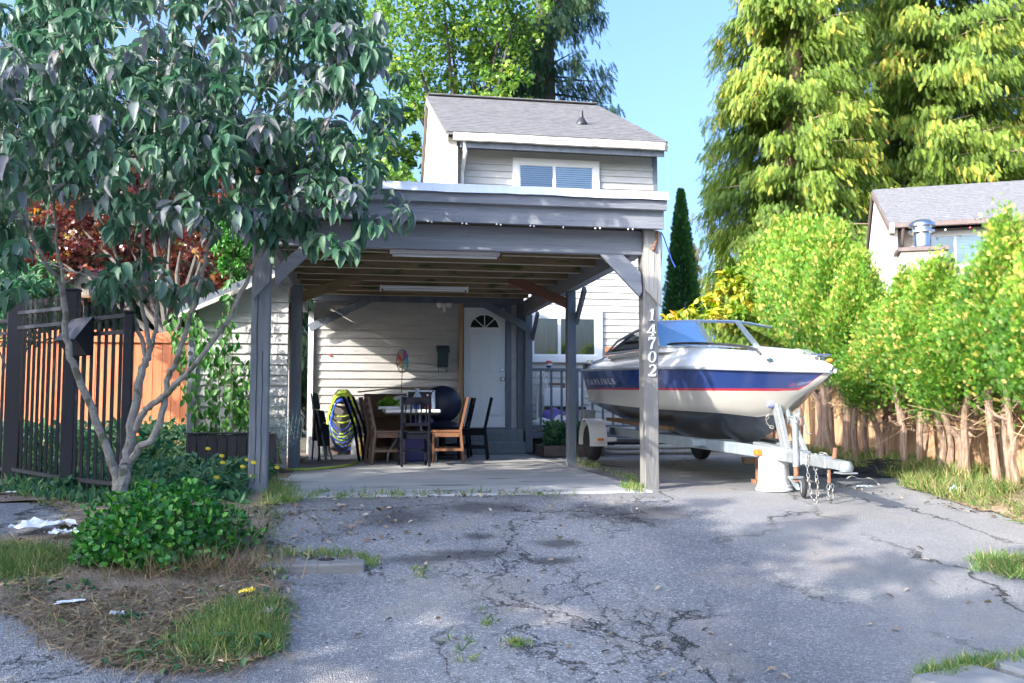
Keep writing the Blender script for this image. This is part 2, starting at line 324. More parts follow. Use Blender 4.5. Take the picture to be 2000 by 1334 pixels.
m_dry = leafmat('dry_grass', [(0, (0.135, 0.101, 0.061)), (.5, (0.270, 0.196, 0.115)), (.85, (0.405, 0.311, 0.189)), (1, (0.162, 0.189, 0.068))], .8, .2)
m_hedgegrass = leafmat('sunny_weeds', [(0, (.06, .13, .025)), (.45, (.13, .22, .045)), (.72, (.26, .26, .09)), (1, (.44, .34, .18))], .7, .3)
m_litter = leafmat('fallen_leaf', [(0, (.06, .045, .03)), (.4, (.17, .12, .075)), (.75, (.30, .23, .16)), (1, (.42, .36, .28))], .8, .1)
m_pebble = leafmat('pebble', [(0, (.08, .08, .085)), (.6, (.20, .20, .20)), (1, (.45, .44, .43))], .9, .0)
m_flower = M('yellow_petal', (.85, .60, .02), (.90, .68, .04), .6)
# ------------------------------------------------------------------ asphalt and concrete
def asphalt():
    m, nt, b, out = newmat('old_asphalt'); L = nt.links.new
    geo = nd(nt, 'ShaderNodeNewGeometry'); P = geo.outputs['Position']
    big = nd(nt, 'ShaderNodeTexNoise', i_Scale=.55, i_Detail=6, i_Roughness=.6); L(P, big.inputs[0])
    base = ramp(nt, big.outputs[0], [(.32, (.165, .172, .188)), (.5, (.24, .243, .255)), (.68, (.34, .335, .328))])
    fine = nd(nt, 'ShaderNodeTexVoronoi', i_Scale=105); L(P, fine.inputs[0])
    bw = nd(nt, 'ShaderNodeSeparateColor'); L(fine.outputs['Color'], bw.inputs[0])
    fr = ramp(nt, bw.outputs[0], [(.0, (.55, .55, .57)), (.5, (.88, .88, .89)), (.84, (1.08, 1.08, 1.08)), (.95, (1.75, 1.72, 1.7))])
    mul = nd(nt, 'ShaderNodeMix', data_type='RGBA', blend_type='MULTIPLY', i_0=.85); L(base.outputs[0], mul.inputs[6]); L(fr.outputs[0], mul.inputs[7])
    sx = nd(nt, 'ShaderNodeSeparateXYZ'); L(P, sx.inputs[0]); zn = nd(nt, 'ShaderNodeTexNoise', i_Scale=.9, i_Detail=5); L(P, zn.inputs[0])
    zz_ = nd(nt, 'ShaderNodeMath', operation='MULTIPLY_ADD'); L(zn.outputs[0], zz_.inputs[0]); zz_.inputs[1].default_value = 1.6; L(sx.outputs[0], zz_.inputs[2])
    side = nd(nt, 'ShaderNodeMapRange', interpolation_type='SMOOTHSTEP'); L(zz_.outputs[0], side.inputs[0]); side.inputs[1].default_value = .35; side.inputs[2].default_value = 1.15
    smo = nd(nt, 'ShaderNodeMix', data_type='RGBA'); L(side.outputs[0], smo.inputs[0]); L(mul.outputs[2], smo.inputs[6]); pale = ramp(nt, big.outputs[0], [(.3, (.20, .203, .212)), (.7, (.285, .282, .278))]); L(pale.outputs[0], smo.inputs[7])
    soft = nd(nt, 'ShaderNodeMix', data_type='RGBA', i_0=.62); L(mul.outputs[2], soft.inputs[6]); L(smo.outputs[2], soft.inputs[7])
    # sandy wear
    sn = nd(nt, 'ShaderNodeTexNoise', i_Scale=1.1, i_Detail=7, i_Roughness=.7); mp = nd(nt, 'ShaderNodeMapping'); mp.inputs['Location'].default_value = (7, 3, 0); L(P, mp.inputs[0]); L(mp.outputs[0], sn.inputs[0])
    sr = ramp(nt, sn.outputs[0], [(.55, (0, 0, 0)), (.72, (.6, .6, .6))])
    sand = nd(nt, 'ShaderNodeMix', data_type='RGBA'); L(sr.outputs[0], sand.inputs[0]); L(soft.outputs[2], sand.inputs[6]); sand.inputs[7].default_value = (.32, .28, .24, 1)
    # cracks
    wn = nd(nt, 'ShaderNodeTexNoise', i_Scale=1.6, i_Detail=8, i_Roughness=.7); L(P, wn.inputs[0])
    va = nd(nt, 'ShaderNodeVectorMath', operation='MULTIPLY_ADD'); L(wn.outputs['Color'], va.inputs[0]); va.inputs[1].default_value = (1.1, 1.1, 0); L(P, va.inputs[2])
    sp = nd(nt, 'ShaderNodeMapping'); sp.inputs['Scale'].default_value = (1, 1, 0); L(va.outputs[0], sp.inputs[0])
    def crack(scale, width, maskscale, lo, hi, rot):
        mr = nd(nt, 'ShaderNodeMapping'); mr.inputs['Rotation'].default_value = (0, 0, rot); mr.inputs['Scale'].default_value = (1, .62, 1); L(sp.outputs[0], mr.inputs[0])
        v = nd(nt, 'ShaderNodeTexVoronoi', feature='DISTANCE_TO_EDGE', i_Scale=scale); L(mr.outputs[0], v.inputs[0])
        r = ramp(nt, v.outputs['Distance'], [(0, (1, 1, 1)), (width, (0, 0, 0))])
        k = nd(nt, 'ShaderNodeTexNoise', i_Scale=maskscale, i_Detail=3); L(P, k.inputs[0]); kr = ramp(nt, k.outputs[0], [(lo, (0, 0, 0)), (hi, (1, 1, 1))])
        mm = nd(nt, 'ShaderNodeMath', operation='MULTIPLY'); L(r.outputs[0], mm.inputs[0]); L(kr.outputs[0], mm.inputs[1]); return mm.outputs[0]
    c1 = crack(.62, .009, .8, .36, .52, .7); c2 = crack(3.4, .024, .7, .49, .60, .2)
    inv = nd(nt, 'ShaderNodeMath', operation='SUBTRACT'); inv.inputs[0].default_value = 1; L(side.outputs[0], inv.inputs[1]); c2m = nd(nt, 'ShaderNodeMath', operation='MULTIPLY'); L(c2, c2m.inputs[0]); L(inv.outputs[0], c2m.inputs[1])
    cm = nd(nt, 'ShaderNodeMath', operation='MAXIMUM'); L(c1, cm.inputs[0]); L(c2m.outputs[0], cm.inputs[1])
    # oil stains where cars stand
    last = None
    for (x, y, ru, rv) in ((945, 990, .55, .30), (905, 1083, .45, .16), (1092, 1060, .18, .15), (1085, 1094, .20, .12), (930, 1046, .16, .10), (1230, 1000, .75, .45), (780, 1010, .35, .4), (830, 1090, .40, .14)):
        p = atg(x, y); d = nd(nt, 'ShaderNodeVectorMath', operation='SUBTRACT'); L(P, d.inputs[0]); d.inputs[1].default_value = (p[0], p[1], p[2])
        s_ = nd(nt, 'ShaderNodeVectorMath', operation='MULTIPLY'); L(d.outputs[0], s_.inputs[0]); s_.inputs[1].default_value = (1/ru, 1/rv, .3)
        l_ = nd(nt, 'ShaderNodeVectorMath', operation='LENGTH'); L(s_.outputs[0], l_.inputs[0])
        o_ = l_.outputs['Value']
        if last is None: last = o_
        else:
            mn = nd(nt, 'ShaderNodeMath', operation='MINIMUM'); L(last, mn.inputs[0]); L(o_, mn.inputs[1]); last = mn.outputs[0]
    jn = nd(nt, 'ShaderNodeTexNoise', i_Scale=5, i_Detail=6, i_Roughness=.7); L(P, jn.inputs[0])
    ja = nd(nt, 'ShaderNodeMath', operation='MULTIPLY_ADD'); L(jn.outputs[0], ja.inputs[0]); ja.inputs[1].default_value = 1.5; L(last, ja.inputs[2])
    st = ramp(nt, ja.outputs[0], [(0, (.8, .8, .8)), (1.0, (.68, .68, .68)), (1.0, (.68, .68, .68))])
    mr_ = nd(nt, 'ShaderNodeMapRange'); L(ja.outputs[0], mr_.inputs[0]); mr_.inputs[1].default_value = 1.15; mr_.inputs[2].default_value = 1.75; mr_.inputs[3].default_value = .72; mr_.inputs[4].default_value = 0
    nt.nodes.remove(st)
    stn = nd(nt, 'ShaderNodeMix', data_type='RGBA'); L(mr_.outputs[0], stn.inputs[0]); L(sand.outputs[2], stn.inputs[6]); stn.inputs[7].default_value = (.04, .04, .046, 1)
    ck = nd(nt, 'ShaderNodeMix', data_type='RGBA'); L(cm.outputs[0], ck.inputs[0]); L(stn.outputs[2], ck.inputs[6]); ck.inputs[7].default_value = (.018, .018, .018, 1)
    L(ck.outputs[2], b.inputs['Base Color']); b.inputs['Roughness'].default_value = .88; b.inputs['Specular IOR Level'].default_value = .3
    hs = nd(nt, 'ShaderNodeMath', operation='MULTIPLY_ADD'); L(cm.outputs[0], hs.inputs[0]); hs.inputs[1].default_value = -2.0; L(fine.outputs['Distance'], hs.inputs[2])
    bp = nd(nt, 'ShaderNodeBump', i_Strength=.75, i_Distance=.012); L(hs.outputs[0], bp.inputs['Height']); L(bp.outputs[0], b.inputs['Normal'])
    return m
m_asph = asphalt()
m_concrete = M('patio_concrete', (.28, .282, .288), (.46, .455, .445), .8, scale=1.3, stretch=(.7, 1.6, 1), bump=.3, bscale=140, speck=((.15, .15, .158), 1.7, .60))
m_soil = M('soil', (.12, .09, .065), (.27, .21, .155), .95, scale=5, bump=1.0, bscale=40, speck=((.26, .21, .15), 30, .62))
m_kerb = M('kerb_concrete', (.17, .175, .185), (.26, .26, .26), .9, scale=9, bump=.4, bscale=80)
m_kerbplank = M('grey_kerb_slab', (.15, .148, .15), (.22, .215, .21), .85, scale=5, stretch=(.4, 2, 2), bump=.3)
# ------------------------------------------------------------------ ground sheets
def axis(lo, hi, a, b, fine, far):
    x = list(np.arange(a, b+1e-6, fine)); s = fine; p = a
    while p > lo: s = min(s*1.35, far); p -= s; x.insert(0, p)
    s = fine; p = b
    while p < hi: s = min(s*1.35, far); p += s; x.append(p)
    return np.array(x)
def npnoise(u, v, k=1.0, seed=0):
    rs = np.random.RandomState(seed); o = np.zeros_like(u)
    for i in range(7):
        a = rs.rand()*6.28; f = k*(1.5**i); o += np.sin((u*math.cos(a)+v*math.sin(a))*f+rs.rand()*6.28)/(1.35**i)
    return o/3
def sheet(name, mat, us, vs, hf, inside=None, kind='structure'):
    U, V_ = np.meshgrid(us, vs, indexing='ij'); Z = hf(U, V_); nu, nv = len(us), len(vs)
    idx = np.arange(nu*nv).reshape(nu, nv)
    Fq = np.stack([idx[:-1, :-1], idx[1:, :-1], idx[1:, 1:], idx[:-1, 1:]], -1).reshape(-1, 4)
    P = np.stack([U, V_, Z], -1).reshape(-1, 3)
    if inside is not None:
        cu = P[Fq].mean(1); Fq = Fq[inside(cu[:, 0], cu[:, 1])]
        used = np.unique(Fq); mp = -np.ones(len(P), int); mp[used] = np.arange(len(used)); P = P[used]; Fq = mp[Fq]
    me = mesh_np(name, P, Fq); me.materials.append(mat)
    me.polygons.foreach_set('use_smooth', np.ones(len(Fq), bool))
    o = bpy.data.objects.new(name, me); COL.objects.link(o); tag(o, kind=kind); WORG[o.name] = Vector((0, 0, 0)); return o
def inpoly(poly):
    poly = np.array(poly)
    def f(u, v):
        c = np.zeros(len(u), bool); j = len(poly)-1
        for i in range(len(poly)):
            xi, yi = poly[i]; xj, yj = poly[j]
            c ^= ((yi > v) != (yj > v)) & (u < (xj-xi)*(v-yi)/(yj-yi+1e-12)+xi); j = i
        return c
    return f
def edgy(poly, amp=.05, k=9):
    ip = inpoly(poly); return lambda u, v: ip(u+amp*npnoise(u, v, k, 3), v+amp*npnoise(u, v, k, 4))
def pxpoly(pts): return [tuple(atg(x, y)[:2]) for x, y in pts]
tag(sheet('ground', M('garden_soil', (.05, .05, .028), (.12, .10, .06), .95, scale=2, bump=.6), axis(-260, 260, -8, 5, .5, 40), axis(-120, 300, -9, 9, .5, 40), lambda u, v: g(u, v)-.05), kind='structure')
def asph_in(u, v): return (v < -.22+.05*npnoise(u, v, 5, 1)) | ((u > -.15) & (u < 4.2) & (v < 6.4))
sheet('driveway', m_asph, np.arange(-9, 7, .08), np.arange(-10, 6.5, .08), lambda u, v: g(u, v)+.006*npnoise(u, v, 2.2, 5)+.004*npnoise(u, v, 7, 6)-.004, asph_in)
sheet('road', m_asph, axis(-80, 80, -9, 7, 1, 8), axis(-40, -9.5, -9.6, -9.5, .1, 4), lambda u, v: g(u, v)-.012)
VERGE = pxpoly([(-60, 975), (60, 985), (130, 1012), (110, 1050), (0, 1052), (-250, 1060), (-250, 1150), (-60, 1170), (60, 1222), (110, 1262), (220, 1303), (400, 1310), (520, 1292), (548, 1210), (535, 1140), (512, 1060), (525, 1000), (520, 968), (250, 962), (130, 950), (0, 930), (-60, 925)])
PATHHOLE = inpoly(pxpoly([(-300, 968), (40, 972), (128, 1002), (120, 1030), (60, 1048), (-300, 1062)]))
ve = edgy(VERGE, .05, 8)
sheet('verge_soil', m_soil, np.arange(-7.5, -2.4, .05), np.arange(-4.6, .6, .05), lambda u, v: g(u, v)+.018+.018*npnoise(u, v, 4, 8)+.01*npnoise(u, v, 14, 9), lambda u, v: ve(u, v) & ~PATHHOLE(u, v))
BED = lambda u, v: (u < -3.62) & (u > -9) & (v > -.35) & (v < 8)
sheet('garden_bed', m_soil, np.arange(-9, -3.5, .1), np.arange(-.4, 8, .1), lambda u, v: .012+.02*npnoise(u, v, 3, 4), BED)
HEDGE_U = lambda v: 3.35+.22*v                       # the line of the hedge trunks
EDGE = [(-4.2, 2.7), (-2, 2.5), (-1.15, 2.42), (-.3, 2.52), (.15, 2.95), (.8, 3.12), (2, 3.25), (4, 3.5), (10, 4.6)]
def edge_u(v): return np.interp(v, [a for a, _ in EDGE], [b for _, b in EDGE])
def bank(u, v): return g(u, v)+.004+.085*sstep((u-edge_u(v)+.06)/.55)+.012*npnoise(u, v, 5, 3)*sstep((u-edge_u(v))/.2)
sheet('hedge_soil', M('dry_soil', (.20, .14, .09), (.36, .27, .18), .95, scale=7, bump=.8, bscale=50), np.arange(2, 9, .08), np.arange(-4.2, 12, .08), bank, lambda u, v: u > edge_u(v)+.06*npnoise(u, v, 7, 3))
s = MB(); s.box(-3.78, -.07, -.28, 6.68, -.30, 0.0)
tag(s.build('patio_slab', m_concrete, bevel=.02), kind='structure')
# kerb slabs across the drive and at the road edge
k = thing('kerb_slab', 'grey weathered kerb slab with a drain hole lying on the asphalt beside the shrub', 'kerb', tuple(atg(610, 1112)))
p0, p1 = atg(505, 1112), atg(714, 1108); mb = MB(); p0[2] -= .005; p1[2] -= .005
mb.bar(p0, p1, .17, .09); mb.build('slab', m_kerbplank, k, bevel=.012)
c_ = atg(644, 1098); mb = MB(); mb.lathe((c_[0]-.02, c_[1]-.03, p0[2]+.045), [(.055, 0), (.05, .004)], 16); mb.build('drain_hole', m_dark, k)
for i, (pa, pb) in enumerate((((1775, 1330), (1900, 1305)), ((1925, 1300), (2080, 1268)))):
    a, b_ = atg(*pa), atg(*pb); a[2] -= .02; b_[2] -= .02; d = (b_-a); n_ = np.array([d[1], -d[0], 0]); n_ /= np.linalg.norm(n_)
    mb = MB(); mb.bar(a+n_*.18, b_+n_*.18, .36, .10); o = mb.build('kerb_stone', m_kerb, bevel=.02)
    tag(o, ['rough grey kerb stone at the bottom edge, left of the two beside the grass', 'rough grey kerb stone at the far right bottom corner of the drive'][i], 'kerb', 'kerb stones at the road edge')
# ------------------------------------------------------------------ carport
def siding(mb, p0, d, n, ext, z0, z1, ex=.132, seed=1):
    p0, d, n = Vector(p0), Vector(d), Vector(n); z = z0; rs = random.Random(seed)
    while z < z1-.01:
        t = min(z+ex, z1); a, b = ext(z+.01); a2, b2 = ext(t)
        if b-a > .02 and b2-a2 > .01:
            pr = .025+rs.uniform(-.003, .003)
            A, B_, C, D = p0+d*a+n*pr+Vector((0, 0, z)), p0+d*b+n*pr+Vector((0, 0, z)), p0+d*b2+n*.003+Vector((0, 0, t)), p0+d*a2+n*.003+Vector((0, 0, t))
            Ai, Bi = p0+d*a+Vector((0, 0, z)), p0+d*b+Vector((0, 0, z)); Di, Ci = p0+d*a2+Vector((0, 0, t)), p0+d*b2+Vector((0, 0, t))
            mb.add([A, B_, C, D, Ai, Bi, Ci, Di], [(0, 1, 2, 3), (4, 5, 1, 0), (4, 0, 3, 7), (1, 5, 6, 2), (7, 6, 5, 4), (3, 2, 6, 7)])
        z = t
    return mb
UL, V2, V3, ZB = -3.74, 3.36, 6.55, 2.35
cp = thing('carport', 'flat roofed grey timber carport with white house numbers on its right front post', 'carport', (-1.87, 3.2, 0))
def post(u, v, w, d, z0, z1, mat, **k): return B('post', mat, cp, u-w/2, u+w/2, v, v+d, z0, z1, bevel=.008, **k)
pR = post(0.0, 0, .145, .17, -.03, 2.53, m_postR, label='sunlit right front post carrying the house number')
pL = post(UL, 0, .165, .17, -.03, 2.30, m_post, label='cracked weathered left front post')
mb = MB()                                         # long drying cracks
for x0 in (-.02, .03):
    pts = wob([(UL+x0+random.uniform(-.005, .005), -.0025, z) for z in np.linspace(.1, 2.0 if x0 < 0 else 1.3, 9)], .0012)
    for a, b_ in zip(pts[:-1], pts[1:]):
        mb.bar(a, b_, .006, .004, (0, 1, 0))
mb.build('drying_crack', m_dark, pL)
p2 = post(.0, V2, .12, .14, -.02, ZB, m_trim); p3 = post(.01, V3, .125, .14, 0, ZB, m_trim)
post(-3.64, V2-.02, .14, .14, 0, ZB, m_trim, label='slate blue post at the shed corner')
B('side_beam', m_beam, cp, -.07, .055, .02, V3+.12, ZB, ZB+.235)
B('side_beam', m_beam, cp, UL-.06, UL+.06, .172, V3+.12, ZB-.02, ZB+.235)
B('header_beam', m_beam, cp, UL+.085, -.074, .03, .11, 2.295, 2.535)
B('header_beam', m_trim, cp, UL+.1, -.08, V3+.02, V3+.11, 2.52, 2.70, label='dark slate header beam along the house wall')
B('fascia_board', m_beam, cp, UL-.22, .092, -.165, -.115, 2.525, 2.715)
B('fascia_trim', m_beam, cp, UL-.235, .105, -.225, -.168, 2.70, 2.795)
B('fascia_board', m_beam, cp, .06, .092, -.112, 6.6, 2.56, 2.795)
B('fascia_board', m_beam, cp, UL-.22, UL-.19, -.112, 3.0, 2.52, 2.795)
mb = MB(); n_ = 36; vs = []; fs = []
for i in range(n_+1):
    u = UL-.26+(0.12-(UL-.26))*i/n_; w_ = random.uniform(-.004, .004)
    vs += [(u, -.232, 2.876+w_), (u, -.240, 2.803+w_), (u, -.262+w_, 2.793+w_*1.5)]
    if i: b_ = 3*i; fs += [(b_-3, b_-2, b_+1, b_), (b_-2, b_-1, b_+2, b_+1)]
mb.add(vs, fs); mb.box(UL-.26, .12, -.228, -.06, 2.80, 2.878); mb.box(.07, .12, -.05, 6.5, 2.80, 2.872)
mb.build('white_flashing', m_flash, cp)
MB().prism([(UL-.18, -.11, 2.558), (UL-.18, 6.60, 2.74), (UL-.18, 6.60, 2.80), (UL-.18, -.11, 2.795)], (.058-UL+.18, 0, 0)).build('roof_deck', m_deckply, cp)
JR = lambda v: .165*v/6
for i, v in enumerate(np.linspace(.42, 6.15, 9)):
    mb = MB(); mb.box(UL+.06, -.072, v, v+.045, ZB+.065+JR(v), 2.556+JR(v)); mb.build('joist', m_joistred if i == 0 else m_joist, cp, bevel=0)
    mb = MB(); mb.box(UL+.062, -.074, v-.001, v+.046, ZB+.058+JR(v), ZB+.064+JR(v)); mb.build('joist_edge', m_edge, cp)
# braces and gussets
def plank(px, v, t, mat, name):
    pts = [at(v, x, y) for x, y in px]; return MB().prism([(p[0], v, p[2]) for p in pts], (0, t, 0)).build(name, mat, cp, bevel=.004)
plank([(1172, 497), (1217, 497), (1251, 531), (1255, 569), (1249, 579)], -.012, .04, m_beam, 'knee_brace')
plank([(590, 478), (626, 478), (540, 556), (536, 559), (537, 522)], -.012, .04, m_beam, 'knee_brace')
plank([(1258, 449), (1291, 452), (1292, 600), (1261, 566)], -.034, .03, m_board, 'gusset_plate')
plank([(505, 470), (531, 474), (527, 550), (494, 585), (499, 500)], -.034, .03, m_post, 'gusset_plate')
def brace(p, q, mat, w=.045, h=.13): return MB().bar(p, q, w, h, (0, 0, 1)).build('knee_brace', mat, cp, bevel=.004)
def vbrace(u, v, up=1): return MB().bar((u, v+.06, 1.93), (u, v-.42, ZB-.02), .05, .09, (0, 0, 1)).build('knee_brace', m_trim, cp, bevel=.004)
vbrace(.075, V2); vbrace(.08, V3)
brace((-.03, V2+.06, 2.18), (-.85, V2+.06, ZB+.16), m_joistred); brace((UL+.04, V2+.06, 2.16), (UL+.95, V2+.06, ZB+.16), m_joist)
brace((-.03, V3-.03, 2.12), (-.85, V3-.03, ZB+.22), m_trim); brace((UL+.1, V3-.03, 2.06), (UL+1.1, V3-.03, ZB+.22), m_trim)
# the house number: five serif digits cut from thin plate
def ribbon(pts, ws, k=4):
    pts = [Vector((p[0], p[1])) for p in pts]; a = []; b_ = []
    for i, p in enumerate(pts):
        t = (pts[min(i+1, len(pts)-1)]-pts[max(i-1, 0)]).normalized(); n_ = Vector((-t.y, t.x)); a.append(p+n_*ws[i]/2); b_.append(p-n_*ws[i]/2)
    return a, b_
def digit(strokes, cu, cz, h, rot=.12):
    mb = MB()
    for pts, ws in strokes:
        a, b_ = ribbon(pts, ws); c, s_ = math.cos(rot), math.sin(rot)
        def W(p, y): x, z = p.x*h, (p.y-.5)*h; return (cu+x*c+z*s_*0+z*.10, y, cz+z)
        for i in range(len(a)-1):
            q = [a[i], a[i+1], b_[i+1], b_[i]]
            mb.add([W(p, -.016) for p in q]+[W(p, -.004) for p in q], [(0, 1, 2, 3), (7, 6, 5, 4), (0, 4, 5, 1), (1, 5, 6, 2), (2, 6, 7, 3), (3, 7, 4, 0)])
    return mb.build('house_number', m_white, pR)
def arc(cx, cy, rx, ry, a0, a1, n=14): return [(cx+rx*math.cos(R(a0+(a1-a0)*i/n)), cy+ry*math.sin(R(a0+(a1-a0)*i/n))) for i in range(n+1)]
DG = {'1': [([(0, 0), (0, 1)], [.16, .16]), ([(-.2, .03), (.2, .03)], [.07, .07]), ([(-.2, .80), (-.02, .95)], [.06, .11])],
      '4': [([(.12, 0), (.12, 1)], [.16, .16]), ([(.08, .98), (-.32, .33)], [.09, .08]), ([(-.36, .32), (.34, .32)], [.10, .10]), ([(-.02, .03), (.26, .03)], [.06, .06])],
      '7': [([(-.3, .90), (.32, .90)], [.17, .17]), ([(.28, .92), (.05, .45), (-.02, 0)], [.09, .15, .19]), ([(-.28, .95), (-.28, .70)], [.06, .03])],
      '0': [(arc(0, .5, .27, .45, 0, 360, 24), [.06+.10*abs(math.cos(2*math.pi*i/24)) for i in range(25)])],
      '2': [(arc(0, .70, .24, .25, 170, -30, 14)+[(.05, .36), (-.27, .05)], [.13]+[.07+.008*i for i in range(14)]+[.13, .07]), ([(-.30, .07), (.32, .07)], [.14, .14]), ([(.29, .05), (.33, .24)], [.07, .03])]}
for ch, x, y in (('1', 1274, 615), ('4', 1273, 645), ('7', 1273, 670), ('0', 1274, 697), ('2', 1274, 723)):
    p = at(-.01, x, y); digit(DG[ch], p[0], p[2], .118 if ch != '4' else .125)
# a bolt hook at the post top and the loose blue strap
mb = MB(); a = at(-.05, 1284, 451); b_ = at(-.05, 1276, 487); mb.tube([a, (a+b_)/2+np.array([.01, -.01, 0]), b_], .012, 6); mb.ball(b_, .02, 8, 5); mb.build('rusty_hook', m_rust, cp, smooth=True)
mb = MB(); pts = [at(.02, x, y) for x, y in ((1291, 453), (1296, 462), (1304, 485), (1312, 508), (1319, 522))]; mb.tube(pts, .006, 5); mb.tube([at(.02, x, y) for x, y in ((1291, 455), (1293, 480), (1291, 520))], .004, 5)
o = mb.build('blue_strap', m_hoseb, smooth=True); tag(o, 'thin blue strap dangling from the right end of the carport roof', 'strap')
# light string along the fascia
ls = thing('light_string', 'string of tiny white bulbs along the bottom of the carport fascia', 'string lights', (-1.9, -.18, 2.51))
for x, y in ((836, 432), (843, 434), (903, 436), (911, 437), (970, 438), (978, 439), (1036, 441), (1043, 442), (1100, 444), (1163, 446), (1172, 446), (1227, 448), (1236, 448)):
    p = at(-.19, x, y); MB().ball(p, .0095, 8, 5).build('bulb', m_white, ls, smooth=True)
mb = MB(); mb.tube([(UL+.9, -.178, 2.523)]+[(u, -.178, 2.518+random.uniform(-.005, .003)) for u in np.linspace(-2.6, .05, 24)], .003, 5); mb.build('wire', m_black, ls)
# fluorescent fittings under the joists
m_tubeglass = M('fluorescent_tube', (.80, .84, .84), (.84, .86, .86), .3)
for (xa, ya, xb, yb, v, lab) in ((757, 489, 979, 498, .80, 'long fluorescent fitting under the front joist of the carport'), (742, 557, 914, 565, 4.3, 'shorter looking fluorescent fitting deeper under the carport roof')):
    a, b_ = at(v, xa, ya), at(v, xb, yb); z = (a[2]+b_[2])/2
    t = thing('ceiling_light', lab, 'light', ((a[0]+b_[0])/2, v, z-.05), 'fluorescent lights under the carport')
    MB().box(a[0], b_[0], v-.05, v+.055, z-.022, z+.012).build('housing', m_white, t, bevel=.004)
    MB().tube([(a[0]+.05, v-.02, z-.04), (b_[0]-.05, v-.02, z-.04)], .017, 10).build('tube', m_tubeglass, t, smooth=True)
    for e in (a[0], b_[0]-.02): MB().box(e, e+.02, v-.055, v+.06, z-.06, z+.016).build('end_cap', m_rust if v < 1 else m_white, t)
# ------------------------------------------------------------------ storage shed at the left
sh = thing('storage_shed', 'small clapboard storage shed with a sloping roof left of the carport', 'shed', (-4.3, 4.2, 0))
zr = lambda u: 2.03+(u+4.93)*.46
mb = MB(); mb.box(-4.80, -3.725, 3.23, 3.29, 0, 2.03)
siding(mb, (-4.86, 3.22, 0), (1, 0, 0), (0, -1, 0), lambda z: (max(.0, (z-1.99)/.46), 1.13), .0, 2.50, .132, 3); mb.build('wall', m_siding, sh)
mb = MB(); mb.box(-3.73, -3.70, 3.52, 5.35, 0, 2.32); mb.build('wall', m_carddark, sh, label='dark wooden wall facing the carport')
dd = MB().box(-3.705, -3.665, 3.62, 4.45, .06, 2.0).build('door', m_dark, sh, bevel=.005)
mb = MB(); [mb.box(-3.69, -3.655, v, v+.06, .02, 2.08) for v in (3.56, 4.46)]; mb.box(-3.69, -3.655, 3.56, 4.52, 2.02, 2.09); mb.build('frame', m_trim, dd)
MB().prism([(-5.05, 3.05, zr(-5.05)), (-3.70, 3.05, zr(-3.70)), (-3.70, 3.05, zr(-3.70)+.035), (-5.05, 3.05, zr(-5.05)+.035)], (0, 2.5, 0)).build('roof', m_shingle, sh)
MB().prism([(-5.05, 3.0, zr(-5.05)-.10), (-3.80, 3.0, zr(-3.80)-.10), (-3.80, 3.0, zr(-3.80)+.02), (-5.05, 3.0, zr(-5.05)+.02)], (0, .045, 0)).build('fascia', m_trim, sh)
MB().prism([(-5.05, 2.985, zr(-5.05)-.115), (-3.80, 2.985, zr(-3.80)-.115), (-3.80, 2.985, zr(-3.80)-.065), (-5.05, 2.985, zr(-5.05)-.065)], (0, .05, 0)).build('fascia_trim', m_creamtrim, sh)
B('corner_post', m_trim, sh, -4.93, -4.83, 3.17, 3.27, 0, 1.98)
B('back_wall', m_siding, sh, -4.86, -3.73, 5.30, 5.36, 0, 2.2)
# ------------------------------------------------------------------ house
hs = thing('clapboard_house', 'grey two storey clapboard house with a white front door behind the carport', 'house', (.9, 10, 0))
VD, VH = 6.70, 8.42
mb = MB(); mb.box(-3.60, -.1, VD+.02, VD+.10, 0, 2.78); siding(mb, (-3.585, VD+.018, 0), (1, 0, 0), (0, -1, 0), lambda z: (0, 2.42), .03, 2.78, .135, 5)
siding(mb, (-.30, VD+.018, 0), (1, 0, 0), (0, -1, 0), lambda z: (0, .12), .43, 2.78, .135, 6); mb.build('porch_wall', m_siding_warm, hs)
B('porch_side_wall', m_siding, hs, -.16, -.06, VD+.11, VH-.02, 0, 2.78)
B('corner_board', m_white, hs, -3.66, -3.575, VD-.06, VD+.06, 0, 2.35, label='sunlit white corner board')
B('corner_board', m_trim, hs, -.17, -.055, VD-.03, VD+.015, .02, 2.75)
B('porch_roof', m_deckply, hs, -3.9, .03, 6.62, VH+.02, 2.785, 2.86, bevel=0)
mb = MB(); mb.box(-1.0, 2.90, VH+.02, VH+.12, 0, 5.80); siding(mb, (-.99, VH+.018, 0), (1, 0, 0), (0, -1, 0), lambda z: (0.0, 3.86), .05, 5.80, .128, 7); mb.build('wall', m_siding, hs)
B('corner_board', m_trim, hs, 2.86, 2.95, VH-.03, VH+.08, .3, 5.72)
B('side_wall', m_siding, hs, 2.84, 2.93, VH+.12, 17.9, 0, 5.7, bevel=0)
B('bare_board', m_fencewood, hs, 1.86, 2.84, VH-.018, VH-.002, 1.60, 1.93, label='orange bare boards in the grey siding')
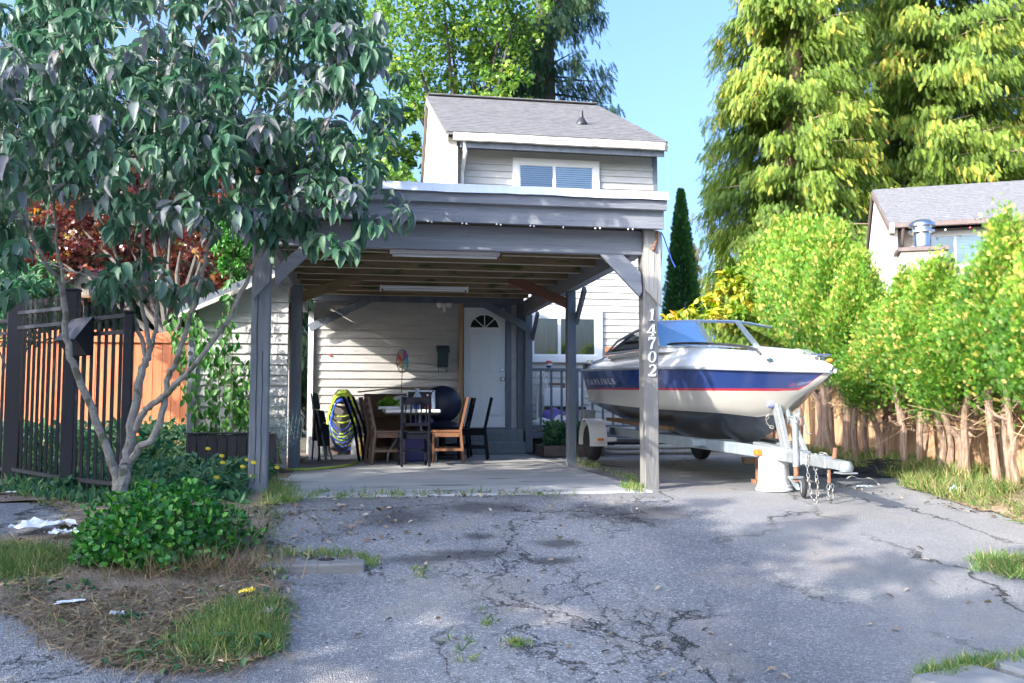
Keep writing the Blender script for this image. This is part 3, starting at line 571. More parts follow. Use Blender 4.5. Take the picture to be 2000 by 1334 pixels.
# gable end wall with the stucco face, ridge and roof
EV, EZ, RV, RZ, BV, BZ = 7.88, 5.87, 13.04, 8.30, 15.6, 5.9
gz = lambda v: EZ+(v-EV)*(RZ-EZ)/(RV-EV) if v <= RV else RZ+(v-RV)*(BZ-RZ)/(BV-RV)
prof = [(8.02, 0), (8.02, gz(8.02)-.14), (RV, RZ-.14), (BV-.2, gz(BV-.2)-.14), (BV-.2, 0)]
MB().prism([(-1.235, v, z) for v, z in prof], (.16, 0, 0)).build('gable_wall', m_stucco, hs, label='sunlit cream stucco gable wall')
MB().prism([(2.93, v, z) for v, z in [(8.6, 5.5), (8.6, gz(8.6)-.14), (RV, RZ-.14), (BV-.2, gz(BV-.2)-.14), (BV-.2, 5.5)]], (-.10, 0, 0)).build('gable_wall', m_siding, hs)
B('back_wall', m_siding, hs, -1.0, 2.85, BV-.35, BV-.25, 0, 5.7, bevel=0)
UE0, UE1 = -1.30, 2.99
mb = MB(); mb.prism([(UE0, EV, EZ), (UE0, RV, RZ), (UE0, BV, BZ), (UE0, BV, BZ-.06), (UE0, RV, RZ-.06), (UE0, EV, EZ-.06)], (UE1-UE0, 0, 0)); rf = mb.build('roof', m_shingle, hs)
mb = MB(); nr = 26                                # shingle courses
for i in range(nr):
    v0, v1 = EV-.015+(RV-EV)*i/nr, EV-.015+(RV-EV)*(i+1)/nr
    mb.add([(UE0, v0, gz(v0)+.016), (UE1, v0, gz(v0)+.016), (UE1, v1, gz(v1)+.004), (UE0, v1, gz(v1)+.004), (UE0, v0, gz(v0)+.002), (UE1, v0, gz(v0)+.002)], [(0, 1, 2, 3), (4, 5, 1, 0)])
mb.build('shingle_courses', m_shingle, rf)
mb = MB(); mb.bar((UE0+.04, RV, RZ+.02), (UE1-.04, RV, RZ+.02), .25, .035); mb.build('ridge_cap', m_shingle, rf, bevel=.01)
# rakes
def rake(u, pts, w, h, mat, dz, nm='rake_board'):
    mb = MB(); [mb.bar((u, a[0], a[1]+dz), (u, b_[0], b_[1]+dz), w, h) for a, b_ in zip(pts[:-1], pts[1:])]; return mb.build(nm, mat, hs)
rake(-1.275, [(EV+.02, gz(EV+.02)), (RV, RZ)], .05, .13, m_creamtrim, -.13); rake(-1.275, [(RV, RZ), (BV, BZ)], .06, .16, m_browntrim, -.14)
rake(2.975, [(EV+.02, gz(EV+.02)), (RV, RZ)], .05, .13, m_creamtrim, -.13)
B('wing_edge', m_creamtrim, hs, -1.24, -1.06, 7.985, 8.015, 0, 5.62)
B('eave_fascia', m_trim, hs, -1.02, 2.95, 7.97, 8.0, 5.60, 5.76)
B('soffit', m_trim, hs, -1.05, 2.93, 8.0, VH, 5.70, 5.73, bevel=0)
gt = MB(); n_ = 30; vs = []; fs = []
for i in range(n_+1):
    u = -1.16+(2.93+1.16)*i/n_; q = random.uniform(-.006, .006)
    vs += [(u, 7.96, 5.80+q), (u, 7.85, 5.845+q), (u, 7.835, 5.845+q), (u, 7.835, 5.80+q), (u, 7.855, 5.76+q), (u, 7.87, 5.71+q), (u, 7.96, 5.71+q)]
    if i:
        b_ = 7*i
        fs += [(b_-7+j, b_-7+(j+1) % 7, b_+(j+1) % 7, b_+j) for j in range(7)]
fs += [tuple(range(7)), tuple(range(7*n_, 7*n_+7))]
gt.add(vs, fs); gt.build('gutter', m_gutter, hs)
mb = MB(); mb.tube([at(8.0, 906, 274), at(8.0, 909, 297), at(8.15, 906, 315), at(8.34, 903, 334), at(8.34, 902, 420)], [.045, .04, .038, .036, .036], 10); mb.build('downspout', m_white, hs, smooth=True)
B('roof_patch', m_blindl, rf, -1.27, -.98, EV+.14, EV+.36, gz(EV+.3)+.03, gz(EV+.3)+.045) if 0 else None
p = at(9.6, 1136, 238); z_ = gz(9.6); vp = MB().lathe((p[0], 9.6, z_-.02), [(.13, 0), (.13, .03), (.085, .10), (.055, .16), (.04, .17), (.03, .31), (.022, .31)], 14).build('vent_pipe', m_black, rf, smooth=True)
# windows
def window(par, u0, u1, v, z0, z1, fw, mull, fills, nm='window'):
    """fills: list of (u0, u1, material) behind the glass"""
    mb = MB(); mb.box(u0, u1, v-.05, v-.005, z1-fw, z1); mb.box(u0, u1, v-.06, v-.005, z0, z0+fw); mb.box(u0, u0+fw, v-.05, v-.005, z0+fw, z1-fw); mb.box(u1-fw, u1, v-.05, v-.005, z0+fw, z1-fw)
    wn = mb.build(nm, m_white, par, bevel=.004)
    mb = MB(); s_ = .028
    for a, b_ in ((u0+fw, mull), (mull, u1-fw)):
        mb.box(a+.001, a+s_, v-.04, v-.012, z0+fw, z1-fw); mb.box(b_-s_, b_-.001, v-.04, v-.012, z0+fw, z1-fw); mb.box(a+s_, b_-s_, v-.04, v-.012, z1-fw-s_, z1-fw); mb.box(a+s_, b_-s_, v-.04, v-.012, z0+fw, z0+fw+s_)
    mb.build('sash', m_white, wn)
    B('pane', m_glass, wn, u0+fw+.005, u1-fw-.005, v-.026, v-.022, z0+fw+.004, z1-fw-.004, bevel=0)
    for a, b_, mt, kind in fills:
        if kind == 'slats':
            B('blind_backing', m_glassdark, wn, a, b_, v-.009, v-.006, z0+fw, z1-fw, bevel=0); mb = MB(); z = z0+fw
            while z < z1-fw: mb.add([(a, v-.018, z), (b_, v-.018, z), (b_, v-.0105, z+.036), (a, v-.0105, z+.036)], [(0, 1, 2, 3)]); z += .042
            mb.build('blind', mt, wn)
        else: B('curtain', mt, wn, a, b_, v-.014, v-.008, z0+fw, z1-fw, bevel=0)
    return wn
window(hs, .045, 1.762, VH, 4.46, 5.57, .115, .86, [(.16, .86, m_blindb, 'slats'), (.86, 1.647, m_blindl, 'slats')])
window(hs, .30, 1.80, VH, 1.62, 2.62, .13, .95, [(.43, 1.67, m_curtain, 'c')])
# front door
d0, d1, dz0, dz1 = -1.085, -.375, .43, 2.46
dr = B('front_door', m_door, hs, d0, d1, VD-.02, VD+.015, dz0, dz1)
def panel(x0, x1, z0, z1):                        # a raised door panel
    mb = MB(); y = VD-.02
    mb.box(x0, x1, y-.007, y-.0005, z0, z1); mb.box(x0+.022, x1-.022, y-.014, y-.007, z0+.022, z1-.022); return mb.build('door_panel', m_door, dr, bevel=.005)
for x0, x1 in ((-1.0, -.80), (-.66, -.46)): panel(x0, x1, 1.36, 2.02); panel(x0, x1, .62, 1.20)
cx, cz, rr = -.735, 2.115, .245
mb = MB(); mb.prism([(cx+rr*math.cos(a), VD-.0225, cz+rr*.92*math.sin(a)) for a in np.linspace(0, math.pi, 17)], (0, -.004, 0)); fl = mb.build('fanlight', m_glassdark, dr)
mb = MB(); pts = [(cx+(rr+.012)*math.cos(a), VD-.03, cz+(rr+.012)*.92*math.sin(a)) for a in np.linspace(0, math.pi, 17)]
mb.tube(pts, .017, 6); mb.tube([(cx-rr-.02, VD-.03, cz-.005), (cx+rr+.02, VD-.03, cz-.005)], .017, 6)
for a in (45, 90, 135): mb.tube([(cx, VD-.03, cz), (cx+rr*math.cos(R(a)), VD-.03, cz+rr*.92*math.sin(R(a)))], .009, 5)
mb.build('glazing_bar', m_white, fl, smooth=True)
mb = MB(); mb.lathe((-.43, VD-.02, 1.245), [(.035, 0), (.035, .012), (.014, .02), (.014, .04), (.03, .05), (.032, .07), (.02, .08)], 16, (0, -1, 0)); mb.build('handle', m_chrome, dr, smooth=True)
mb = MB(); mb.lathe((-.43, VD-.02, 1.40), [(.034, 0), (.034, .014), (.022, .03), (.0, .032)], 16, (0, -1, 0)); mb.build('deadbolt', m_chrome, dr, smooth=True)
mb = MB(); mb.box(d1+.004, d1+.10, VD-.05, VD+.005, .41, 2.56); mb.box(d0-.02, d1+.004, VD-.05, VD+.005, dz1+.006, 2.58); mb.build('door_frame', m_trim, hs, bevel=.004)
mb = MB(); mb.box(d0-.085, d0-.02, VD-.06, VD+.005, .41, 2.58); mb.build('door_frame', m_card, hs, label='door jamb clad with bare brown timber')
B('threshold', m_trim, hs, d0-.08, d1+.1, VD-.10, VD+.0, .395, .43)
st = thing('door_steps', 'two rough concrete steps below the white front door', 'steps', (-.75, 6.4, 0))
B('step', m_step, st, -1.55, -.12, 6.16, 6.42, 0, .20, bevel=.012); B('step', m_step, st, -1.55, -.12, 6.42, VD+.0, 0, .395, bevel=.012)
# wall-hung things
t = thing('mailbox', 'dark green metal mailbox hanging on the porch wall left of the door', 'mailbox', (-1.45, VD, 1.40))
a, b_ = at(VD-.03, 853, 674), at(VD-.03, 876, 717); mb = MB()
mb.prism([(a[0]+.01, VD-.01, b_[2]), (a[0]+.01, VD-.07, b_[2]), (a[0]+.01, VD-.12, a[2]-.12), (a[0]+.01, VD-.01, a[2]-.06)], (b_[0]-a[0]-.02, 0, 0)); mb.build('body', m_mailbox, t, bevel=.006)
mb = MB(); mb.prism([(a[0]-.008, VD-.01, a[2]), (a[0]-.008, VD-.14, a[2]-.06), (a[0]-.008, VD-.145, a[2]-.13), (a[0]-.008, VD-.125, a[2]-.13), (a[0]-.008, VD-.01, a[2]-.05)], (b_[0]-a[0]+.016, 0, 0)); mb.build('lid', m_mailbox, t, bevel=.004)
mb = MB()
for x in (a[0]+.03, b_[0]-.03): mb.tube([(x, VD-.03, b_[2]+.01), (x, VD-.03, b_[2]-.07), (x, VD-.06, b_[2]-.085), (x, VD-.08, b_[2]-.06)], .006, 6)
mb.build('newspaper_hook', m_mailbox, t, smooth=True)
t = thing('flood_light', 'white two lamp security light under the porch eave beside the door', 'light', (-1.43, VD, 2.46))
c_ = at(VD-.03, 867, 596); mb = MB(); mb.box(c_[0]-.035, c_[0]+.035, VD-.04, VD+.0, c_[2]-.05, c_[2]+.05); mb.build('base', m_white, t, bevel=.008)
for dx in (-.085, .085): MB().lathe((c_[0]+dx*.6, VD-.06, c_[2]+.01), [(.02, -.03), (.035, 0), (.05, .06), (.042, .065), (.001, .05)], 12, (dx*8, -.6, -.3)).build('lamp', m_white, t, smooth=True)
MB().lathe((c_[0]+.005, VD-.05, c_[2]-.05), [(.022, 0), (.03, .03), (.022, .07), (.005, .075)], 12, (0, -.3, -1)).build('sensor', m_white, t, smooth=True)
p = at(VD-.01, 645, 694); o = MB().ball(p, .02, 10, 6, (1, .4, 1)).build('red_reflector', M('red_plastic', (.55, .04, .05)), smooth=True); tag(o, 'small round red reflector stuck on the sunny porch wall', 'reflector')
# ------------------------------------------------------------------ back deck right of the carport
dk = thing('wooden_deck', 'low dark wooden deck with a slate railing under the ground floor window', 'deck', (1.5, 7.6, 0))
mb = MB(); [mb.box(.08, 2.85, v, v+.125, .30, .335) for v in np.arange(6.92, 8.36, .135)]; mb.build('decking', m_trim, dk)
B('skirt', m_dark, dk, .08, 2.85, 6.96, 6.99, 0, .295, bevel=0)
B('rim_board', m_trim, dk, .08, 2.86, 6.885, 6.915, .23, .335)
B('top_rail', m_trim, dk, .09, 2.85, 6.87, 6.95, 1.40, 1.45); B('bottom_rail', m_trim, dk, .09, 2.85, 6.89, 6.93, .42, .46)
for u in np.arange(.27, 2.8, .185): B('baluster', m_trim, dk, u, u+.035, 6.893, 6.928, .46, 1.40, bevel=0)
B('rail_post', m_trim, dk, .86, .95, 6.862, 6.952, .30, 1.42)
B('rail_post', m_trim, dk, 2.0, 2.09, 6.862, 6.952, .30, 1.42)
# ------------------------------------------------------------------ boat
bt = thing('motor_boat', 'white and blue motor boat with a red stripe and black bottom on a trailer', 'boat', (1.33, 1.6, .45))
SV = [4.35, 3.6, 2.8, 2.0, 1.3, .8, .4, .05, -.25, -.5, -.72, -.9, -1.05, -1.17, -1.25]
ip = lambda v, tab: float(np.interp(-v, [-a for a, _ in tab], [b for _, b in tab]))
T_b = [(4.35, 1.02), (3.4, 1.06), (2.4, 1.07), (1.5, 1.04), (.8, .92), (.3, .77), (-.1, .61), (-.45, .45), (-.75, .295), (-1.0, .155), (-1.17, .055), (-1.25, .012)]
T_r = [(4.35, 1.31), (1.24, 1.222), (.38, 1.194), (-1.25, 1.10)]
T_s = [(4.35, 1.05), (2.4, 1.012), (1.3, .99), (.4, .972), (-.5, .955), (-1.25, .945)]
T_k = [(4.35, .47), (2.4, .40), (1.0, .385), (.46, .41), (.08, .512), (-.14, .65), (-.33, .777), (-.616, .884), (-.93, .969), (-1.214, 1.075), (-1.25, 1.084)]
T_cb = [(4.35, .90), (3.4, .92), (2.4, .90), (1.5, .80), (.8, .60), (.3, .32), (-.05, .08), (-.16, .0), (-2, 0)]
T_cz = [(4.35, .855), (3.4, .82), (2.4, .785), (1.5, .757), (.8, .74), (.3, .715), (-.05, .675), (-.16, .65)]
uc = lambda v: 1.40-(4.35-v)*.03
mb = MB(); HB85 = {}; ring = []
for v in SV:
    zk, zr_, zs, b = ip(v, T_k), ip(v, T_r), ip(v, T_s), ip(v, T_b); cb = ip(v, T_cb); cz = ip(v, T_cz) if v > -.16 else zk; cz = max(cz, zk)
    p_ = 1.0 if v > 2 else 1.0+.45*min(1, (2-v)/2.2)
    def hb(z): t = max(0, min(1, (z-cz)/(zr_-cz+1e-6))); return cb+(b-cb)*(t**(1/p_ if v > 2 else .75))
    zz = [zk, zk+(cz-zk)*.45, cz, cz+.025]; 
    lo = max(cz+.03, min(zs-.016, zr_-.02)); hi2 = max(lo+.004, min(zs+.008, zr_-.012))
    zl = [(0, zk), (cb*.5, zk+(cz-zk)*.42), (cb, cz), (cb+.03 if cb > .05 else hb(cz+.012), cz+.012)]
    zl += [(hb(cz+(lo-cz)*t), cz+(lo-cz)*t) for t in (.35, .7)]+[(hb(lo), lo), (hb(hi2), hi2), (hb((hi2+zr_)/2), (hi2+zr_)/2), (b, zr_)]
    ring.append([(uc(v), v, 0, zl)])
    ring[-1] = (v, zl); HB85[v] = hb(max(.85, zk+.02)) if .85 > cz else cb*.9; 
nrow = len(ring[0][1])
for sgn in (-1, 1):
    base = len(mb.v); vs = []
    for v, zl in ring: vs += [(uc(v)+sgn*b_, v-(.0), z) for b_, z in zl]
    fl_ = [[] for _ in range(4)]
    for i in range(len(ring)-1):
        for j in range(nrow-1):
            mi = 3 if j < 2 else 2 if j < 6 else 1 if j == 6 else 0
            fl_[mi].append((i*nrow+j, i*nrow+j+1, (i+1)*nrow+j+1, (i+1)*nrow+j))
    n0 = len(mb.v); mb.v += vs
    for mi in range(4):
        mb.f += [tuple(k+n0 for k in f) for f in fl_[mi]]; mb.m += [mi]*len(fl_[mi])
v, zl = ring[0]; mb.mi = 2
mb.add([(uc(v)-b_, v, z) for b_, z in zl]+[(uc(v)+b_, v, z) for b_, z in reversed(zl[1:])], [tuple(range(2*nrow-1))])
hull = mb.build('hull', [m_hullblue, m_hullred, m_hullcream, m_hullblack], bt, smooth=True)
for p in hull.data.polygons: p.use_smooth = True
# rub rail
mb = MB()
for sgn in (-1, 1): mb.tube([(uc(v)+sgn*(ip(v, T_b)+.008), v, ip(v, T_r)) for v in SV], .017, 8)
mb.build('rub_rail', m_alu, bt, smooth=True)
# deck and cockpit
mb = MB(); hcv = lambda v: float(np.interp(v, [-1.25, -1.0, -.5, .3, 1.2, 2.6, 4.35], [.03, .08, .14, .195, .215, .205, .145]))
secs = []
for v in SV:
    b, z, h = ip(v, T_b), ip(v, T_r), hcv(v); w_ = min(.20, b*.5); op = v > -.45
    s_ = [(b, z+.004), (max(b-.025, b*.9), z+.05*min(1, h/.16)), (max(b-w_, .0), z+h)]
    s_ += [(b-w_-.12, z+h+.012), (b-w_-.15, z+h-.03), (min(b-w_-.17, max(.02, HB85[v]-.05)), .86)] if op else [((b-w_)*.6, z+h+.012), ((b-w_)*.3, z+h+.02), (0.0, z+h+.022)]
    secs.append((v, s_, op))
for sgn in (-1, 1):
    n0 = len(mb.v); k = 6
    for v, s_, op in secs: mb.v += [(uc(v)+sgn*b_, v, z) for b_, z in s_]
    for i in range(len(secs)-1):
        for j in range(k-1):
            if secs[i][2] != secs[i+1][2] and j >= 3: continue
            mb.f.append((n0+i*k+j, n0+i*k+j+1, n0+(i+1)*k+j+1, n0+(i+1)*k+j)); mb.m.append(0)
iv = [i for i in range(len(secs)-1) if secs[i][2] and not secs[i+1][2]][0]; v, s_, _ = secs[iv+1]; b0 = s_[2][0]
fl2 = [(v, max(.02, HB85[v]-.05)) for v in SV if v > -.3]; mb.prism([(uc(v)-b_, v, .86) for v, b_ in fl2]+[(uc(v)+b_, v, .86) for v, b_ in reversed(fl2)], (0, 0, -.02))
mb.add([(uc(4.35)-1.02, 4.345, 1.31), (uc(4.35)+1.02, 4.345, 1.31), (uc(4.35)+.82, 4.345, 1.455), (uc(4.35)-.82, 4.345, 1.455)], [(0, 1, 2, 3)])
deck = mb.build('deck', m_gel, bt, smooth=True)
# windshield: base points and top points in metres
q = lambda p: Vector(p)
bA, bB, bC, bD, bE = q(atz(1.47, 1184, 692)), q(atz(1.44, 1288, 678)), q(atz(1.425, 1388, 676)), q(atz(1.425, 1480, 678)), q(atz(1.40, 1549, 684))
tB, tC, tD, tE = q(atz(1.80, 1278, 629)), q(atz(1.80, 1362, 627)), q(atz(1.80, 1440, 628)), q(atz(1.79, 1508, 640))
bF = q((bE.x+.42, bE.y+1.9, 1.46)); tA = q(bA)+(tB-q(bA))*.55; tA.z = 1.70
wsh = bt
def pane(name, pts, m=None):
    return MB().prism([p for p in pts], (0.004, 0.004, 0)).build(name, m or m_wsglass, bt)
pane('windshield_pane', [bA, bB, tB, tA]); pane('windshield_pane', [bB, bC, tC, tB], m_skyreflect); pane('windshield_pane', [bC, bD, tD, tC]); pane('windshield_pane', [bD, bE, tE, tD]); pane('windshield_pane', [bE, bF, tE+(bF-tE)*.4+Vector((0, 0, .1)), tE])
mb = MB(); mb.tube([bA, bA+(tA-bA)*.5+Vector((-.02, 0, .03)), tA, tB], .017, 6); mb.tube([tB, tC, tD, tE], .018, 6); mb.tube([tE, tE+(bF-tE)*.4+Vector((0, 0, .1)), bF], .017, 6)
for a, b_ in ((bC, tC), (bD, tD)): mb.bar(a, b_, .05, .03, (0, -1, .6))
mb.tube([bB, tB], .012, 6)
mb.tube([bA, bB, bC, bD, bE, bF], .014, 6)
mb.build('windshield_frame', m_alu, bt, smooth=True)
# dash bulkheads each side of the walk-through
cz_ = .80
mb = MB()
mb.prism([bA+Vector((.02, 0, -.02)), bB+Vector((0, 0, -.012)), bC+Vector((0, 0, -.012)), Vector((bC.x, bC.y+.9, 1.42)), Vector((bA.x+.2, bA.y, 1.45))], (0, 0, -.045))
mb.prism([Vector((bC.x-.02, bC.y+.05, .9)), Vector((uc(1)-.50, bC.y+.05, .9)), Vector((uc(1)-.66, bC.y+.05, 1.38)), Vector((bC.x-.02, bC.y+.05, 1.38))], (0, .05, 0))
mb.build('dash_top', m_gel, bt, bevel=.01)
mb = MB()
mb.prism([bD+Vector((0, 0, -.012)), bE+Vector((0, 0, -.012)), bF, Vector((bD.x, bD.y+.9, 1.42))], (0, 0, -.045))
mb.prism([Vector((bD.x, bD.y+.05, .9)), Vector((uc(1)+.50, bD.y+.05, .9)), Vector((uc(1)+.66, bD.y+.05, 1.38)), Vector((bD.x, bD.y+.05, 1.38))], (0, .05, 0)); mb.build('dash_top', m_gel, bt, bevel=.01)
# bow rails, cleats, bow light
for sgn in (-1,):
    mb = MB(); pts = [(uc(v)+sgn*(ip(v, T_b)-.16), v, ip(v, T_r)+hcv(v)+h) for v, h in ((1.0, .01), (.9, .055), (.2, .06), (-.3, .055), (-.42, .0))]; mb.tube(wob(pts, 0), .014, 8); mb.build('grab_rail', m_black if sgn < 0 else m_chrome, bt, smooth=True)
mb = MB(); zt = ip(-1.0, T_r)+hcv(-1.0)+.02; mb.box(uc(-1)-.03, uc(-1)+.03, -1.06, -.98, zt-.015, zt+.025); mb.tube([(uc(-1)-.10, -1.02, zt+.04), (uc(-1)+.10, -1.02, zt+.04)], .014, 6); mb.build('bow_cleat', m_chrome, bt, bevel=.003)
for sgn in (1, -1):
    v = -.62; mb = MB(); mb.ball((uc(v)+sgn*(ip(v, T_b)-.06), v, ip(v, T_r)+.09), .03, 10, 6, (1, 1.6, .7)); mb.build('nav_light', m_mailbox if sgn < 0 else m_orange, bt, smooth=True)
mb = MB()
for i in range(5): mb.box(uc(4.2)-1.035, uc(4.2)-.98, 4.05, 4.22, 1.33+i*.014, 1.337+i*.014)
mb.build('engine_vent', m_black, bt)
mb = MB(); mb.lathe((uc(4.1)-.95, 4.1, 1.38), [(.02, 0), (.05, .02), (.05, .07), (.02, .08)], 12); mb.tube([(uc(3.9)-.95, 3.9, 1.40), (uc(3.4)-.93, 3.2, 1.45), (uc(2)-.9, 2.0, 1.46)], .01, 5); mb.build('stern_cleat', m_chrome, bt, smooth=True)
# lettering on the blue band
def text(name, s, size, mat, parent, mtx, ext=.002, space=1.0):
    cu = bpy.data.curves.new(name, 'FONT'); cu.body = s; cu.size = size; cu.extrude = ext; cu.space_character = space; cu.align_x = 'LEFT'
    o = bpy.data.objects.new(name+'_tmp', cu); COL.objects.link(o); dg = bpy.context.evaluated_depsgraph_get()
    me = bpy.data.meshes.new_from_object(o.evaluated_get(dg)); bpy.data.objects.remove(o)
    W = Vector(WORG[parent.name]); me.transform(Matrix.Translation(-W) @ mtx); me.materials.clear(); me.materials.append(mat)
    t = bpy.data.objects.new(name, me); COL.objects.link(t); t.parent = parent; WORG[t.name] = W; return t
va, vb = 3.88, 2.6
hl = lambda v, z: ip(v, T_cb)+(ip(v, T_b)-ip(v, T_cb))*(z-ip(v, T_cz))/(ip(v, T_r)-ip(v, T_cz))
za_, zb_ = ip(va, T_s)+.05, ip(vb, T_s)+.055; pa = Vector((uc(va)-hl(va, za_)-.040, va, za_)); pb = Vector((uc(vb)-hl(vb, zb_)-.044, vb, zb_)); ex_ = (pb-pa).normalized(); ez_ = Vector((-.42, 0, 1)); ez_ = (ez_-ex_*ez_.dot(ex_)).normalized(); en_ = ex_.cross(ez_)
mt_ = Matrix((ex_*2.2, ez_*1.1, en_)).transposed().to_4x4(); mt_.translation = pa
m_letter = M('silver_lettering', (.40, .41, .48), (.50, .51, .58), .4)
text('boat_lettering', 'BAYLINER', .105, m_letter, bt, mt_, .006, 1.75)
# ------------------------------------------------------------------ trailer
tr = thing('boat_trailer', 'galvanised boat trailer with a jockey wheel and white mudguards under the boat', 'trailer', (1.25, 1.0, 0))
tc = lambda v: 1.40-(4.35-v)*.045
for sgn in (-1, 1):
    mb = MB(); pts = [(tc(4.6)+sgn*.52, 4.6, .43), (tc(2.2)+sgn*.50, 2.2, .405), (tc(.2)+sgn*.22, .15, .365), (tc(-.55)+sgn*.05, -.62, .335)]
    for a, b_ in zip(pts[:-1], pts[1:]): mb.bar(a, b_, .06, .115)
    mb.build('frame_rail', m_galvdull, tr, bevel=.006)
mb = MB(); a, b_ = Vector((tc(-.1)-.06, .1, .375)), Vector((tc(-.8), -.86, .325)); mb.bar(a, b_, .10, .125); mb.build('tongue_plate', m_galv, tr, bevel=.006)
MB().bar((tc(-.7), -.75, .325), (tc(-1.55), -1.34, .315), .09, .10).build('tongue', m_galv, tr, bevel=.006)
mb = MB(); e = Vector((tc(-1.6), -1.32, .315)); f_ = Vector((tc(-1.8)+.0, -1.62, .305)); mb.bar(e, f_, .075, .075); mb.lathe((f_.x, f_.y, f_.z-.045), [(.05, 0), (.06, .02), (.058, .05), (.04, .08), (.0, .09)], 14); mb.box(f_.x-.07, f_.x+.07, f_.y-.06, f_.y+.07, f_.z-.062, f_.z-.05); cpl = mb.build('coupler', m_galv, tr, smooth=True)
MB().tube([(e.x, e.y-.10, e.z+.04), (e.x+.01, e.y-.11, e.z+.13)], .02, 8).build('coupler_latch', m_rust, cpl)
MB().tube([(e.x-.02, e.y-.05, e.z-.06), (e.x-.02, e.y-.05, e.z-.17)], .012, 6).build('coupler_pin', m_rust, cpl)
for v in (3.2, .9): MB().bar((tc(v)-.5, v, .40), (tc(v)+.5, v, .40), .07, .07).build('cross_member', m_galvdull, tr, bevel=.004)
MB().tube([(tc(4.3)-.84, 4.38, .29), (tc(4.3)+.84, 4.38, .29)], .03, 8).build('axle', m_galvdull, tr)
for sgn in (-1, 1): MB().bar((tc(4)+sgn*.55, 4.5, .60), (tc(2)+sgn*.5, 1.7, .53), .09, .05).build('bunk', m_carddark, tr)
for sgn in (-1, 1):
    cu = tc(4.38)+sgn*.835; cv = 4.45; r_ = .275
    wh = MB().lathe((cu-.0875, cv, r_-.005), [(.15, 0), (.235, .0), (.268, .03), (.275, .06), (.275, .115), (.268, .145), (.235, .175), (.15, .175)], 28, (1, 0, 0)).build('wheel', m_tyre, tr, smooth=True)
    mb = MB(); mb.lathe((cu-.055, cv, r_-.005), [(.155, 0), (.16, .02), (.16, .09), (.155, .11)], 20, (1, 0, 0)); mb.build('rim', m_white, wh, smooth=True)
    mb = MB(); vs = []; n_ = 14; W2 = .13
    for i in range(n_+1):
        a = R(-8+196*i/n_); y, z = cv-math.cos(a)*.33, r_+math.sin(a)*.335
        vs += [(cu-W2, y, z), (cu+W2, y, z), (cu-W2, y, z-.012), (cu+W2, y, z-.012)]
    fs = []
    for i in range(n_): b_ = 4*i; fs += [(b_, b_+1, b_+5, b_+4), (b_+2, b_+6, b_+7, b_+3), (b_, b_+4, b_+6, b_+2), (b_+1, b_+3, b_+7, b_+5)]
    fs += [(0, 2, 3, 1), (4*n_, 4*n_+1, 4*n_+3, 4*n_+2)]
    mb.add(vs, fs); mb.box(cu-W2, cu+W2+.10, cv-.45, cv-.335, .325, .345); mb.box(cu-W2, cu+W2+.10, cv-.46, cv-.445, .29, .345)
    fd = mb.build('mudguard', m_whiteplastic, tr, bevel=.003)
    mb = MB(); mb.box(cu-.05, cu+.04, cv-.475, cv-.462, .30, .335); mb.build('marker_lamp', m_orange, fd, bevel=.004)
    MB().box(cu-.12, cu+.06, cv+.05, cv+.2, .56, .74).build('guide_bracket', m_galv, tr, bevel=.006)
MB().box(.968, 1.035, -.25, -.18, .315, .375).build('marker_lamp', m_orange, tr, bevel=.012)
# winch post
wp = Vector((tc(-.5), -.50, .36)); wt = Vector((tc(-.3)-.03, -.30, .80))
mb = MB(); mb.bar(wp+Vector((-.03, -.02, 0)), wt, .05, .10, (0, 1, .3)); mb.bar(wp+Vector((.10, -.14, 0)), wt+Vector((.07, -.10, -.06)), .04, .06, (0, 1, .3)); wst = mb.build('winch_post', m_galv, tr, bevel=.004)
mb = MB(); c_ = wt+Vector((.11, -.10, -.10)); mb.lathe(c_-Vector((.05, 0, 0)), [(.075, 0), (.075, .012), (.03, .014), (.03, .086), (.075, .088), (.075, .10)], 18, (1, -.25, 0)); mb.build('winch_drum', m_galv, wst, smooth=True)
mb = MB(); mb.lathe(wt+Vector((-.08, .02, .02)), [(.035, 0), (.045, .02), (.035, .07), (.045, .12), (.035, .14)], 14, (1, -.1, 0)); mb.build('bow_roller', M('blue_roller', (.22, .25, .50), (.28, .31, .56), .4), wst, smooth=True)
MB().tube([c_+Vector((.06, 0, 0)), c_+Vector((.10, -.02, 0)), c_+Vector((.11, -.06, -.16)), c_+Vector((.16, -.07, -.17))], .009, 6).build('winch_crank', m_galv, wst, smooth=True)
# jockey wheel
jk = Vector((1.085, -.83, 0)); jz = float(g(jk.x, jk.y))
mb = MB(); mb.tube([(jk.x, jk.y, .25), (jk.x, jk.y, .64)], .03, 12); mb.tube([(jk.x, jk.y, .64), (jk.x, jk.y, .67)], .04, 12); mb.box(jk.x-.05, jk.x+.05, jk.y-.01, jk.y+.10, .29, .37); j = mb.build('jack', m_galv, tr, smooth=True)
MB().tube([(jk.x, jk.y, jz+.14), (jk.x, jk.y, .26)], .024, 12).build('inner_tube', m_rust, j)
mb = MB(); r_ = .088; cx_, cy_, cz_ = jk.x+.05, jk.y-.03, jz+r_; mb.torus((cx_, cy_, cz_), r_-.02, .022, (1, -.35, 0), 22, 8); mb.build('jockey_wheel', m_tyre, j, smooth=True)
mb = MB(); mb.lathe((cx_-.018, cy_+.006, cz_), [(.05, 0), (.015, .006), (.015, .03), (.05, .036)], 16, (1, -.35, 0)); mb.build('jockey_hub', m_galvdull, j, smooth=True)
mb = MB()
for s_ in (-1, 1): o_ = Vector((.034*s_, -.012*s_, 0)); c2_ = Vector((cx_, cy_, cz_)); mb.prism([c2_+o_+Vector((-.02, .0, -.02)), c2_+o_+Vector((.01, 0, -.02)), Vector((jk.x+.03, jk.y, jz+.19))+o_*.9, Vector((jk.x-.05, jk.y, jz+.19))+o_*.9], o_*.12)
